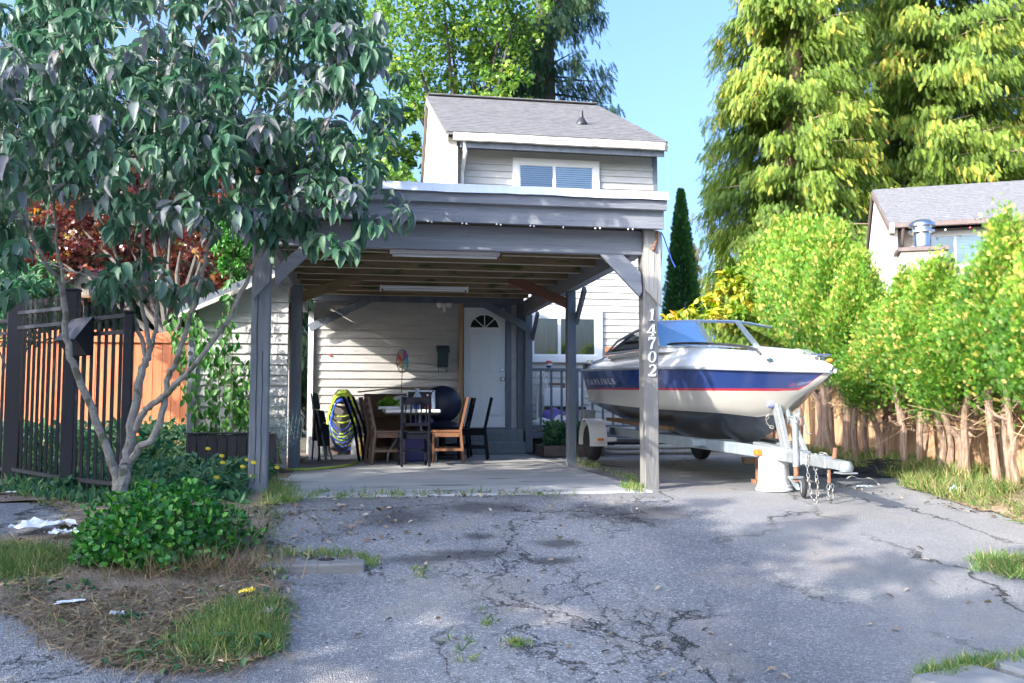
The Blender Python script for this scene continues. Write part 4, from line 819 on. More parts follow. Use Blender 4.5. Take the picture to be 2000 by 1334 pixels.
mb.box(jk.x-.05, jk.x+.045, jk.y-.035, jk.y+.035, jz+.17, jz+.19); mb.build('jockey_fork', m_galv, j)
MB().tube([(jk.x, jk.y, .67), (jk.x, jk.y, .70), (jk.x+.0, jk.y+.14, .70), (jk.x, jk.y+.14, .76)], .009, 6).build('jack_crank', m_galv, j, smooth=True)
# safety chains: linked rings along hanging curves
def chain(pts, name, parent):
    pts = wob(pts, .002, 6); mb = MB(); acc = 0; last = pts[0]; k = 0
    for a, b_ in zip(pts[:-1], pts[1:]):
        acc += (b_-a).length
        if acc > .032:
            d = (b_-last).normalized(); m_ = (last+b_)/2; side = d.orthogonal().normalized(); ax = side if k % 2 else d.cross(side)
            ax = (Matrix.Rotation(.4*k, 3, d) @ ax)
            u = d; w2 = ax.cross(u); vs = []; n_, kk = 10, 5
            for i in range(n_):
                t = 2*math.pi*i/n_; c2 = m_+u*math.cos(t)*.024+w2*math.sin(t)*.013; dn = (u*math.cos(t)+w2*math.sin(t)).normalized()
                vs += [c2+dn*.0048*math.cos(2*math.pi*q_/kk)+ax*.0048*math.sin(2*math.pi*q_/kk) for q_ in range(kk)]
            mb.add(vs, [(i*kk+q_, ((i+1) % n_)*kk+q_, ((i+1) % n_)*kk+(q_+1) % kk, i*kk+(q_+1) % kk) for i in range(n_) for q_ in range(kk)])
            acc = 0; last = b_; k += 1
    return mb.build(name, m_chain, parent, smooth=True)
tx = lambda v: (tc(v))
chain([(tx(-1)-.06, -1.05, .37), (tx(-1)-.085, -1.06, .28), (tx(-1)-.07, -1.08, .05), (tx(-1)-.03, -1.09, -.06), (tx(-1)+.0, -1.08, .08), (tx(-1)-.02, -1.07, .30), (tx(-1)+.0, -1.06, .38)], 'safety_chain', tr)
chain([(tx(-1)+.0, -1.12, .38), (tx(-1)+.05, -1.16, .36), (tx(-1)+.055, -1.17, .18), (tx(-1)+.045, -1.17, .02), (tx(-1)+.075, -1.16, -.04), (tx(-1)+.10, -1.15, .08), (tx(-1)+.10, -1.14, .14)], 'safety_chain', tr)
chain([wt+Vector((-.02, .03, -.02)), wt+Vector((-.06, .1, -.16)), wt+Vector((-.01, .02, -.22))], 'bow_chain', tr)
# bucket and props under the tongue
bk = thing('white_bucket', 'upturned white plastic bucket propping the trailer tongue', 'bucket', (1.12, -.30, -.013))
bz = float(g(1.1, -.3)); mb = MB(); mb.lathe((1.12, -.30, bz), [(.172, 0), (.175, .018), (.160, .022), (.158, .05), (.150, .055), (.138, .30), (.132, .318), (.0, .32)], 30); mb.build('shell', m_whiteplastic, bk, smooth=True)
mb = MB(); vs = []; n_ = 8
for i in range(n_+1):
    a = R(-105+62*i/n_)
    for h in (.09, .24): r_ = .1515-(h-.055)*.049; vs.append((1.12+math.cos(a)*r_, -.30+math.sin(a)*r_, bz+h))
mb.add(vs, [(2*i, 2*i+2, 2*i+3, 2*i+1) for i in range(n_)]); mb.build('label', M('pale_grey_label', (.52, .53, .54), (.70, .71, .72), .6, scale=40, stretch=(1, 1, 6), contrast=(.45, .55)), bk, smooth=True)
o = thing('prop_post', 'rusty brown square prop standing beside the white bucket', 'prop', (.98, .1, -.01))
mb = MB(); p = atz(-.01, 1485, 944); mb.box(p[0]-.035, p[0]+.035, p[1]-.03, p[1]+.04, -.01, .34); mb.build('post', m_rust, o, bevel=.004)
MB().box(p[0]-.07, p[0]+.05, p[1]-.05, p[1]+.07, -.012, .03).build('foot', m_rust, o)
p = atz(0.0, 1470, 906); o = MB().box(p[0]-.12, p[0]+.10, p[1], p[1]+.10, -.005, .09).build('timber_block', m_card, bevel=.005); tag(o, 'pale cut timber block on the ground under the boat', 'block')
# lumber and clutter under the deck edge
for i in range(6):
    y = 5.9+.11*(i % 3); z = .035+.075*(i//3); o = MB().tube(wob([(1.2+random.uniform(-.2, .2), y, z), (2.1, y+random.uniform(-.04, .04), z), (2.9+random.uniform(-.3, .2), y+.02, z)], .004), .036, 8).build('timber_pole', m_board, smooth=True)
    tag(o, 'grey timber pole in the low pile on the ground behind the trailer', 'pole', 'timber poles piled behind the trailer')
# black netting heap with a rope
nb = atz(-.02, 1700, 930)
nt_ = thing('netting_heap', 'heap of black netting on the asphalt by the hedge', 'netting', (nb[0], nb[1], -.02))
us_, vs_ = np.linspace(-.75, .62, 34), np.linspace(-.35, .45, 22); U, V_ = np.meshgrid(us_, vs_, indexing='ij')
rr_ = np.sqrt((U/.70)**2+(V_/.38)**2); Hh = np.clip(1-rr_, 0, 1)**.7*(.05+.17*np.exp(-((U-.28)/.25)**2))+.02*npnoise(U*3, V_*3, 3, 2)*(rr_ < 1)
mb = MB(); idx = {}
for i in range(34):
    for j in range(22):
        if rr_[i, j] < 1.03+.1*math.sin(i*1.3+j): idx[i, j] = len(mb.v); mb.v.append((nb[0]+U[i, j], nb[1]+V_[i, j], -.018+max(0, Hh[i, j])))
for i in range(33):
    for j in range(21):
        q4 = [(i, j), (i+1, j), (i+1, j+1), (i, j+1)]
        if all(k_ in idx for k_ in q4): mb.f.append(tuple(idx[k_] for k_ in q4)); mb.m.append(0)
mb.build('net', m_net, nt_)
mb = MB()
for _ in range(60):
    a = random.random()*6.28; r_ = random.random()**.5*.9; c0 = Vector((nb[0]+math.cos(a)*r_*.66, nb[1]+math.sin(a)*r_*.34, 0)); h = max(0, 1-r_)**.7*(.05+.17*math.exp(-((math.cos(a)*r_*.66-.28)/.25)**2))
    pts = [c0+Vector((random.uniform(-.16, .16), random.uniform(-.08, .08), h+random.uniform(0, .05)-.01)) for _ in range(4)]; mb.tube(wob(pts, .004), .004, 4, False)
mb.build('net_strands', m_net, nt_)
pts = [atz(z, x, y) for x, y, z in ((1655, 935, .03), (1664, 929, .07), (1682, 936, .03), (1700, 934, .06), (1712, 942, .01), (1720, 950, -.02), (1716, 955, -.03))]
o = MB().tube(wob(pts, .003), .007, 6).build('grey_rope', m_rope, smooth=True); tag(o, 'loose pale grey rope lying over the black netting', 'rope')
# ------------------------------------------------------------------ things under the carport
def chair(name, label, kind, loc, rz, group=None, mat=None):
    """origin under the seat centre; the sitter faces +Y"""
    t = thing(name, label, 'chair', (0, 0, 0), group); w, d, h, H = .40, .40, .45, .92
    W_ = lambda x, y, z: (x, y, z)
    MB().box(-w/2, w/2, -d/2, d/2+.02, h-.025, h+.005).build('seat', mat, t, bevel=.006)
    lean = lambda z: -d/2-.005-max(0, z-h)*.22+min(0, z-h)*.10
    for x in (-w/2+.02, w/2-.02):
        MB().bar((x, d/2-.02, 0), (x, d/2-.02, h-.03), .034, .034, (0, 1, 0)).build('leg', mat, t, bevel=.003)
        mb = MB(); pts = [(x, lean(0), 0), (x, lean(h), h), (x, lean(H), H)]; mb.bar(pts[0], pts[1], .032, .038, (0, 1, 0)); mb.bar(pts[1], pts[2], .032, .036, (0, 1, 0)); mb.build('rear_leg', mat, t, bevel=.003)
    mb = MB(); mb.box(-w/2+.04, w/2-.04, d/2-.03, d/2-.01, h-.09, h-.03); mb.box(-w/2+.04, w/2-.04, -d/2, -d/2+.02, h-.09, h-.03); mb.box(-w/2+.01, -w/2+.03, -d/2+.02, d/2-.03, h-.09, h-.03); mb.box(w/2-.03, w/2-.01, -d/2+.02, d/2-.03, h-.09, h-.03); mb.build('apron', mat, t)
    mb = MB()
    for x in (-w/2+.02, w/2-.02): mb.bar((x, lean(.18), .18), (x, d/2-.03, .18), .02, .035)
    mb.bar((-w/2+.03, 0, .2), (w/2-.03, 0, .2), .02, .03); mb.build('stretcher', mat, t)
    mb = MB()
    if kind == 'rungs':
        for z in (.56, .67, .78, .88): mb.bar((-w/2+.03, lean(z), z), (w/2-.03, lean(z), z), .018, .055)
    else:
        for z, q_ in ((.86, .10), (.55, .04)): mb.bar((-w/2+.03, lean(z), z), (w/2-.03, lean(z), z), .02, q_)
        for x in np.linspace(-w/2+.065, w/2-.065, 5): mb.bar((x, lean(.57), .57), (x, lean(.82), .82), .018, .012)
    mb.build('backrest', mat, t, bevel=.002)
    t.location = loc; t.rotation_euler = (0, 0, R(rz)); return t
G = 'dining chairs around the porch table'
chair('dining_chair', 'black slat back chair standing in front of the folding table, its back to the road', 'slats', (-2.10, 3.68, 0), 2, G, m_blackwood)
chair('dining_chair', 'pale brown ladder back chair at the left of the table, nearer to the camera', 'rungs', (-2.42, 4.20, 0), -84, G, m_walnut)
chair('dining_chair', 'dull brown ladder back chair tucked just behind the pale brown one', 'rungs', (-2.50, 4.72, 0), -86, G, m_walnut)
chair('dining_chair', 'orange brown ladder back chair at the right of the table', 'rungs', (-1.60, 4.40, 0), 84, G, m_brownchair)
chair('dining_chair', 'reddish brown ladder back chair directly behind the orange brown one', 'rungs', (-1.57, 4.74, 0), 88, G, m_brownchair)
chair('dining_chair', 'black slat back chair nearest to the door steps', 'slats', (-1.17, 4.98, 0), 80, G, m_blackwood)
chair('dining_chair', 'black chair seen edge on between the brown chairs and the door', 'slats', (-1.37, 5.52, 0), 76, G, m_blackwood)
# stack of folded black chairs leaning left of the brown ones
for i, lab in enumerate(('folded black chair leaning at the left end of the leaning row', 'folded black chair leaning in the middle of the leaning row', 'folded black chair leaning next to the brown chairs')):
    t = thing('folded_chair', lab, 'chair', (-2.92+.07*i, 5.0, 0), 'folded black chairs leaning beside the table'); x = -2.92+.07*i
    for y in (4.82, 5.2): mb = MB(); mb.bar((x+.10, y, 0), (x+.02, y, .52), .03, .035, (1, 0, 0)); mb.bar((x+.02, y, .52), (x-.14, y, .93), .03, .035, (1, 0, 0)); mb.build('leg', m_blackwood, t, bevel=.003)
    mb = MB(); mb.prism([(x+.02, 4.84, .53), (x-.13, 4.84, .92), (x-.115, 4.84, .925), (x+.035, 4.84, .535)], (0, .34, 0)); mb.build('backrest', m_blackwood, t)
    mb = MB(); mb.prism([(x+.08, 4.84, .14), (x+.03, 4.84, .50), (x+.05, 4.84, .50), (x+.10, 4.84, .14)], (0, .34, 0)); mb.build('seat', m_blackwood, t)
# folding table
tb = thing('folding_table', 'white topped folding table crowded with bottles and a bowl', 'table', (-2.06, 4.9, 0))
MB().box(-2.47, -1.70, 4.12, 5.62, .695, .745).build('tabletop', m_whiteplastic, tb, bevel=.012)
for y in (4.45, 5.3):
    for s_ in (-1, 1):
        MB().tube(wob([(-2.085+s_*.10, y, .69), (-2.085+s_*.14, y, .45), (-2.085+s_*.32, y-.08, .16), (-2.085+s_*.34, y-.08, .0)], 0), .014, 8).build('leg', m_galvdull, tb, smooth=True)
MB().box(-2.45, -1.72, 4.2, 5.55, .665, .693).build('apron', m_black, tb)
o = thing('salad_bowl', 'shallow white tray heaped with green leaves on the left of the table', 'bowl', (-2.42, 4.35, .746))
MB().box(-2.56, -2.27, 4.22, 4.52, .747, .79).build('tray', m_whiteplastic, o, bevel=.008)
n = 160; P = np.stack([RNG.normal(-2.42, .06, n), RNG.normal(4.36, .06, n), .80+np.abs(RNG.normal(0, .03, n))], 1); cloud('leaves', P, rnd(n)+[0, 0, .3], rnd(n), .07, .8, T_ROUND, leafmat('lettuce', [(0, (.10, .24, .02)), (1, (.24, .42, .05))]), o)
def bottle(label, x, y, h, mat, cap, r=.033):
    b_ = thing('bottle', label, 'bottle', (x, y, .746), 'bottles on the folding table')
    MB().lathe((x, y, .746), [(r*.9, 0), (r, .01), (r, h*.62), (r*.4, h*.82), (r*.38, h*.92)], 14).build('body', mat, b_, smooth=True); MB().lathe((x, y, .746+h*.92), [(r*.45, 0), (r*.45, h*.08)], 12).build('cap', cap, b_, smooth=True)
bottle('clear plastic bottle with a blue cap at the right of the table', -1.80, 4.28, .26, m_blindl, m_hoseb)
bottle('dark red bottle standing next to the clear one on the table', -1.88, 4.25, .21, M('wine_red_plastic', (.22, .02, .06), (.28, .03, .08), .2), m_white)
bottle('small blue bottle in the middle of the table behind the black chair', -2.03, 4.32, .14, m_hoseb, m_white, .04)
bottle('triangular white topped bottle in front of the black sign', -2.0, 4.62, .30, m_blindl, m_white, .06)
o = thing('black_sign', 'black framed board standing on the table behind the bottles', 'sign', (-1.97, 4.8, .746)); MB().box(-2.13, -1.74, 4.80, 4.815, .748, 1.01).build('board', m_black, o); 
mb = MB(); mb.box(-2.14, -1.73, 4.79, 4.799, 1.0, 1.02); mb.box(-2.14, -2.125, 4.79, 4.799, .748, 1.0); mb.box(-1.745, -1.73, 4.79, 4.799, .748, 1.0); mb.build('frame', m_alu, o)
o = thing('lamp_globe', 'white domed plastic cover on the table beside the green leaves', 'cover', (-2.2, 4.8, .746)); MB().lathe((-2.22, 4.85, .747), [(.18, 0), (.185, .05), (.16, .13), (.09, .19), (0, .205)], 20).build('dome', m_white, o, smooth=True)
# cardboard boxes behind the table
bx = thing('cardboard_box', 'big open brown cardboard box behind the folding table', 'box', (-2.2, 5.9, 0))
mb = MB(); mb.box(-2.75, -1.62, 5.75, 6.3, 0.0, .98); mb.build('body', m_carddark, bx)
mb = MB(); mb.prism([(-2.85, 5.5, 1.0), (-2.3, 5.55, 1.06), (-1.7, 5.52, 1.05), (-1.35, 5.55, .95), (-1.35, 5.55, .965), (-1.7, 5.52, 1.065), (-2.3, 5.55, 1.075), (-2.85, 5.5, 1.015)], (0, .6, 0)); mb.build('flap', m_card, bx)
o = thing('storage_crate', 'small brown carton standing on the floor under the table', 'box', (-2.3, 5.2, 0)); MB().box(-2.62, -2.1, 5.05, 5.5, .0, .62).build('body', m_carddark, o, bevel=.004); MB().box(-2.63, -2.09, 5.04, 5.51, .6, .64).build('lid', m_carddark, o)
o = thing('plastic_tub', 'indigo plastic tub on the floor under the table', 'tub', (-2.0, 4.7, 0)); mb = MB(); mb.prism([(-2.2, 4.62, 0), (-1.84, 4.62, 0), (-1.80, 4.62, .36), (-2.24, 4.62, .36)], (0, .36, 0)); mb.build('tub', m_bluetub, o, bevel=.01); MB().box(-2.26, -1.78, 4.6, 5.0, .365, .395).build('lid', m_bluetub, o, bevel=.01)
o = thing('blue_bag', 'crumpled blue plastic bag on the seat beside the dark armchair', 'bag', (-1.85, 5.0, .46)); MB().ball((-1.92, 5.05, .56), .17, 14, 9, (1.2, .8, .55)).build('bag', m_bluetub, o, smooth=True)
# navy leather armchair
ac = thing('leather_armchair', 'dark navy leather armchair with a rounded back at the right of the table', 'armchair', (-1.58, 5.4, 0))
mb = MB(); pts = []
mb.ball((-1.56, 5.42, .82), .30, 22, 14, (1.0, .42, .95)); o = mb.build('backrest', m_navy, ac, smooth=True)
MB().ball((-1.58, 5.2, .48), .30, 20, 10, (1.0, .95, .30)).build('seat', m_navy, ac, smooth=True)
MB().lathe((-1.58, 5.2, .02), [(.26, 0), (.25, .03), (.05, .06), (.045, .40), (.12, .42)], 16).build('base', m_black, ac, smooth=True)
# pinwheel
pw = thing('pinwheel', 'rainbow coloured pinwheel on a thin stick above the cardboard box', 'pinwheel', (-2.15, 5.6, 1.05))
c_ = Vector(at(5.6, 786, 705)); MB().tube([c_, c_-Vector((0, 0, .02)), Vector((c_.x-.01, 5.62, 1.0))], .006, 6).build('stick', m_black, pw)
cols = [(.55, .05, .30), (.30, .12, .45), (.10, .45, .55), (.08, .50, .55), (.10, .50, .45), (.35, .60, .10), (.60, .65, .08), (.75, .50, .05), (.80, .20, .05), (.75, .08, .05), (.70, .35, .30), (.12, .40, .50)]
ax = Vector((.86, -.5, 0)).normalized(); e1 = Vector((-ax.y, ax.x, 0)); e2 = Vector((0, 0, 1)); r_ = .185
MB().torus(c_, r_, .006, ax, 30, 6).build('hoop', m_black, pw, smooth=True)
for i, cc in enumerate(cols):
    a0, a1 = 2*math.pi*i/12+.1, 2*math.pi*(i+1)/12+.02; q0, q1 = e1*math.sin(a0)+e2*math.cos(a0), e1*math.sin(a1)+e2*math.cos(a1)
    MB().prism([c_+ax*.004, c_+q0*r_*.96+ax*.0, c_+q1*r_*.96+ax*.03], ax*.002).build('sail', M('sail_%d' % i, cc, tuple(x*1.05 for x in cc), .5), pw)
# hose reel with lime and blue coils
hr = thing('hose_reel', 'grey hose reel hung with lime green and blue hoses on the sunny porch wall', 'hose reel', (-3.05, 6.45, 0))
c_ = Vector((-3.09, 6.42, .62))
mb = MB(); mb.prism([(c_.x-.22, 6.5, .10), (c_.x+.22, 6.5, .10), (c_.x+.24, 6.5, .55), (c_.x+.17, 6.5, .95), (c_.x+.08, 6.5, 1.06), (c_.x-.08, 6.5, 1.06), (c_.x-.17, 6.5, .95), (c_.x-.24, 6.5, .55)], (0, .06, 0)); mb.build('backplate', m_hoser, hr, bevel=.01)
MB().ball((c_.x, 6.42, .88), .17, 16, 9, (1, .5, .75)).build('reel_drum', m_hoser, hr, smooth=True)
MB().tube([(c_.x-.13, 6.32, .82), (c_.x, 6.30, .80), (c_.x+.13, 6.32, .82)], .018, 8).build('handle_bar', m_creamtrim, hr, smooth=True)
def loop(cx, top, bot, w, y, seed):
    rs = random.Random(seed); pts = []
    for i in range(25):
        a = 2*math.pi*i/24; z = (top+bot)/2+(top-bot)/2*math.cos(a); x = cx+w*math.sin(a)*(1.0 if z < (top+bot)/2 else .82); pts.append((x+rs.uniform(-.006, .006), y+rs.uniform(-.012, .012), z))
    return pts
mb = MB()
for i in range(5): mb.tube(wob(loop(c_.x+random.uniform(-.02, .02), 1.04-.02*i, .14+.05*i, .24-.008*i, 6.39-.016*i, i), .002), .014, 7)
for i in range(2): mb.tube(wob(loop(c_.x+.0, 1.0, .62-.10*i, .21, 6.33, 20+i), .002), .013, 7)
mb.build('lime_hose_coil', m_hoseg, hr, smooth=True)
mb = MB()
for i in range(6): mb.tube(wob(loop(c_.x+random.uniform(-.02, .03), .98-.02*i, .06+.07*i, .225-.012*i, 6.37-.014*i, 9+i), .002), .012, 7)
mb.build('blue_hose_coil', m_hoseb, hr, smooth=True)
# the lime hose across the floor
pts = [(-3.33, 6.35, .9), (-3.40, 6.25, .35)]
hp = [at(6.3, 693, 800), at(6.2, 694, 850), atz(.02, 701, 893), atz(.015, 690, 906), atz(.015, 640, 914), atz(.015, 570, 917), atz(.02, 556, 912), at(2.95, 545, 893), at(2.95, 546, 870), at(2.98, 542, 855), at(3.0, 530, 846)]
o = MB().tube(wob(hp, .002, 5), .015, 8).build('garden_hose', m_hoseg, smooth=True); tag(o, 'lime green garden hose running across the patio floor to the left post', 'hose')
# jugs, bag, folded steel chairs by the wall
def jug(label, x, y, h, w, mat, cap):
    t = thing('plastic_jug', label, 'jug', (x, y, 0)); MB().lathe((x, y, 0.002), [(w*.92, 0), (w, .02), (w, h*.55), (w*.75, h*.75), (w*.28, h*.9), (w*.28, h*.95)], 18).build('body', mat, t, smooth=True)
    MB().tube([(x+w*.3, y-w*.6, h*.86), (x+w*.75, y-w*.75, h*.8), (x+w*.85, y-w*.7, h*.55)], .012, 7).build('handle', mat, t, smooth=True); MB().lathe((x, y, h*.95), [(w*.33, 0), (w*.33, .03)], 12).build('cap', cap, t)
jug('translucent white jug on the floor left of the hose reel', -3.40, 6.30, .36, .12, M('milky_plastic', (.62, .66, .62), (.70, .73, .70), .3), m_white)
jug('yellow and white jug on the floor right of the hose reel', -2.72, 6.25, .34, .10, M('yellow_plastic', (.68, .42, .05), (.74, .50, .10), .35), m_white)
jug('plain white jug half hidden behind the yellow one', -2.86, 6.40, .33, .09, m_whiteplastic, m_white)
o = thing('paper_carton', 'white printed paper carton under the folded steel chairs', 'carton', (-3.5, 5.95, 0)); MB().box(-3.6, -3.42, 5.9, 6.1, .0, .32).build('body', m_paper, o, bevel=.004)
for i, lab in enumerate(('grey folded steel chair leaning on the shed wall, the taller one', 'grey folded steel chair leaning against the wall, in front of the taller one')):
    x0, y0, hh = (-3.52, 5.35, .98) if i == 0 else (-3.42, 5.15, .72)
    t = thing('steel_chair', lab, 'chair', (x0, y0, 0), 'folded steel chairs by the shed door')
    for dx in (0, .17):
        MB().tube([(x0+.14+dx*.4, y0-.15+dx, 0), (x0-.02+dx*.3, y0+.05+dx, hh)], .013, 8).build('leg', m_galvdull, t, smooth=True); MB().tube([(x0+.02+dx*.6, y0-.2+dx, 0), (x0+.05+dx*.3, y0+dx, hh*.75)], .012, 8).build('leg', m_black, t, smooth=True)
    MB().prism([(x0+.0, y0-.02, hh*.28), (x0+.16, y0+.06, hh*.28), (x0+.14, y0+.09, hh*.72), (x0+.02, y0+.03, hh*.74)], (.02, -.03, 0)).build('seat', m_black, t, bevel=.008)
    MB().prism([(x0-.01, y0+.03, hh*.76), (x0+.11, y0+.10, hh*.76), (x0+.07, y0+.12, hh*1.0), (x0-.0, y0+.06, hh*1.02)], (.015, -.02, 0)).build('backrest', m_black, t, bevel=.008)
# timber edge of the porch floor at the wall
o = MB().box(-3.6, -1.6, 6.56, 6.66, 0.002, .10).build('skirting_timber', m_browntrim); tag(o, 'brown skirting timber along the foot of the porch wall', 'timber')
# things on the deck
dz = .336
fn = thing('pedestal_fan', 'white pedestal fan on the deck just right of the carport back post', 'fan', (.32, 7.3, dz))
MB().tube([(.30, 7.3, dz), (.30, 7.3, 1.15)], .017, 8).build('pole', m_white, fn, smooth=True); MB().lathe((.30, 7.3, dz), [(.17, 0), (.17, .02), (.03, .05)], 18).build('base', m_white, fn, smooth=True)
c_ = Vector((.38, 7.25, 1.2)); ax = (.8, -.5, 0); mb = MB(); [mb.torus(c_+Vector(ax)*dx, r_, .006, ax, 24, 5) for r_, dx in ((.21, 0), (.20, .04), (.12, .06), (.20, -.04))]; mb.lathe(c_-Vector(ax)*.05, [(.05, 0), (.06, .06), (.04, .12)], 14, ax)
for i in range(16): a = 2*math.pi*i/16; q1 = Vector((.5*math.cos(a), .8*math.cos(a), math.sin(a)*.94)); mb.tube([c_+Vector(ax)*.07, c_+q1*.14+Vector(ax)*.055, c_+q1*.21], .004, 4)
mb.build('cage', m_white, fn, smooth=True)
o = thing('swim_ball', 'red and blue ball sitting on the deck railing', 'ball', (.42, 6.9, 1.45)); p = at(6.91, 1072, 714); MB().ball((p[0], 6.91, 1.452+.062), .062, 16, 10).build('shell', m_white, o, smooth=True); MB().lathe((p[0], 6.91, 1.452+.075), [(.0645, 0), (.058, .03), (.04, .05), (0, .056)], 16).build('cap_panel', m_hullred, o, smooth=True); MB().lathe((p[0], 6.91, 1.454), [(.02, 0), (.045, .015), (.06, .035)], 16).build('base_panel', m_hoseb, o, smooth=True)
for i, (x, y, r_, sq, mt, lab) in enumerate(((.36, 7.15, .20, (1, .8, .62), m_paper, 'white plastic bag slumped on the deck behind the left balusters'), (.72, 7.2, .20, (1, .8, .75), m_paper, 'white plastic bag on the deck beside the purple bag'), (.66, 7.5, .24, (1, .7, .9), M('purple_plastic', (.16, .12, .45), (.22, .17, .55), .4), 'purple plastic bag on the deck behind the white bags'))):
    mb = MB(); mb.ball((x, y, dz+r_*sq[2]*.93), r_, 18, 12, sq); mb.v = [(a+.02*math.sin(b_*31+c_*17), b_+.02*math.sin(c_*29+a*13), max(dz, c_+.018*math.sin(a*37+b_*23))) for a, b_, c_ in mb.v]; tag(mb.build('plastic_bag', mt, smooth=True), lab, 'bag')
o = thing('garden_chair', 'white garden chair with a dark cushion on the deck by the window', 'chair', (1.0, 7.6, dz)); MB().box(.55, 1.25, 7.5, 7.9, .72, .78).build('cushion', m_black, o, bevel=.01); MB().box(.55, 1.25, 7.92, 7.97, .78, 1.12).build('backrest', m_whiteplastic, o, bevel=.01)
for x in (.58, 1.2):
    for y in (7.53, 7.88): MB().box(x-.02, x+.02, y-.02, y+.02, dz, .72).build('leg', m_whiteplastic, o)
o = thing('lattice_panel', 'dark framed wire lattice panel standing on the deck', 'panel', (.8, 8.1, dz)); mb = MB(); mb.box(.62, .66, 8.1, 8.13, dz, 1.22); mb.box(.95, .99, 8.1, 8.13, dz, 1.22); mb.box(.66, .95, 8.1, 8.13, 1.18, 1.22); mb.build('frame', m_carddark, o); mb = MB(); [mb.tube([(.66+i*.05, 8.115, dz), (.66+i*.05, 8.115, 1.18)], .004, 4) for i in range(6)]; [mb.tube([(.66, 8.115, .4+i*.06), (.95, 8.115, .4+i*.06)], .004, 4) for i in range(13)]; mb.build('mesh', m_creamtrim, o)
# planter beside the deck
pl = thing('planter_box', 'low dark planter with a bushy green plant in front of the deck', 'planter', (.3, 5.8, 0))
mb = MB(); mb.box(.06, 1.05, 5.55, 5.62, -.01, .16); mb.box(.06, 1.05, 6.2, 6.27, -.01, .16); mb.box(.06, .12, 5.62, 6.2, -.01, .16); mb.box(.99, 1.05, 5.62, 6.2, -.01, .16); mb.build('box', m_browntrim, pl, bevel=.006); MB().box(.12, .99, 5.62, 6.2, 0, .13).build('soil', m_soil, pl)
n = 900; P = np.stack([RNG.uniform(.15, .75, n), RNG.uniform(5.62, 6.1, n), .15+RNG.random(n)**1.2*.36], 1); cloud('foliage', P, rnd(n)+[0, 0, .6], rnd(n), .09, .75, T_BROAD, m_weed, pl)
# ------------------------------------------------------------------ black metal fence, box, birdhouse
FA, FB, FC = np.array([-6.51, 2.0]), np.array([-5.52, .555]), np.array([-4.83, -.21])
fn = thing('metal_fence', 'black metal picket fence with square posts left of the multi stemmed tree', 'fence', (-5.5, .55, 0))
def fpost(p, x, y, w): z = at(p[1], x, y)[2]; B('post', m_fencemetal, fn, p[0]-w/2, p[0]+w/2, p[1]-w/2, p[1]+w/2, -.03, z, bevel=.006); MB().box(p[0]-w/2-.008, p[0]+w/2+.008, p[1]-w/2-.008, p[1]+w/2+.008, z, z+.025).build('post_cap', m_fencemetal, fn, bevel=.008); return z
zA = fpost(FA, 22, 589, .14); zB = fpost(FB, 131, 569, .115); zC = fpost(FC, 245, 612, .075)
def fpanel(p, q, zp, zq, n):        # rail heights at both ends, pickets in between
    L_ = p; d = q-p
    for (a, b_) in zip(zp, zq): MB().bar((p[0], p[1], a), (q[0], q[1], b_), .035, .035).build('rail', m_fencemetal, fn)
    for i in range(n):
        t = (i+1)/(n+1); c_ = p+d*t; zt = zp[0]+(zq[0]-zp[0])*t+.13
        MB().box(c_[0]-.0125, c_[0]+.0125, c_[1]-.0125, c_[1]+.0125, -.01, zt).box(c_[0]-.017, c_[0]+.017, c_[1]-.017, c_[1]+.017, zt-.05, zt-.02).build('picket', m_fencemetal, fn)
zz = lambda p, x, *ys: [at(p[1], x, y)[2] for y in ys]
fpanel(FA, FB, zz(FA, 28, 612, 641)+[.12], zz(FB, 120, 600, 630)+[.12], 10)
fpanel(FB, FC, zz(FB, 142, 627, 655)+[.12], zz(FC, 237, 615, 648)+[.12], 7)
FZ = np.array([-7.9, 2.6]); fpanel(FZ, FA, [1.72, 1.58, .12], [1.72, 1.58, .12], 9)
d = (FC-FB)/np.linalg.norm(FC-FB); nn = np.array([d[1], -d[0]]); nn = -nn if nn[1] > 0 else nn; c0 = FB+d*.10
bx = thing('hooded_box', 'black metal letter box with a sloping hood hung on the picket fence', 'letter box', (c0[0], c0[1], 1.2))
t_ = at(c0[1], 140, 628)[2]; mb = MB(); pf = [(.02, t_), (.05, t_+.01), (.18, t_-.18), (.18, t_-.20), (.08, t_-.33), (.02, t_-.33)]
mb.prism([(c0[0]+nn[0]*a, c0[1]+nn[1]*a, z) for a, z in pf], (d[0]*.36, d[1]*.36, 0)); mb.build('body', m_fencemetal, bx, bevel=.004)
MB().prism([(c0[0]+nn[0]*a-d[0]*.015, c0[1]+nn[1]*a-d[1]*.015, z) for a, z in [(.03, t_+.012), (.045, t_+.022), (.205, t_-.19), (.195, t_-.20)]], (d[0]*.39, d[1]*.39, 0)).build('hood', m_fencemetal, bx)
bp = at(1.1, 168, 560); bh = thing('birdhouse', 'small weathered wooden birdhouse on a pole behind the picket fence', 'birdhouse', (bp[0], 1.1, 0))
x, z = bp[0], bp[2]; mb = MB(); mb.prism([(x-.09, 1.02, z-.10), (x+.09, 1.02, z-.10), (x+.09, 1.02, z+.05), (x, 1.02, z+.15), (x-.09, 1.02, z+.05)], (0, .18, 0)); mb.build('house', m_board, bh)
mb = MB(); mb.bar((x-.13, 1.1, z+.015), (x+.005, 1.1, z+.175), .22, .018, (-.7, 0, .7)); mb.bar((x+.13, 1.1, z+.015), (x-.005, 1.1, z+.175), .22, .018, (.7, 0, .7)); mb.build('roof', m_black, bh)
MB().box(x-.14, x+.14, .97, 1.24, z-.125, z-.10).build('floor', m_yellow if 0 else m_card, bh); MB().tube([(x, 1.1, 0), (x, 1.1, z-.12)], .02, 8).build('pole', m_barkdark, bh)
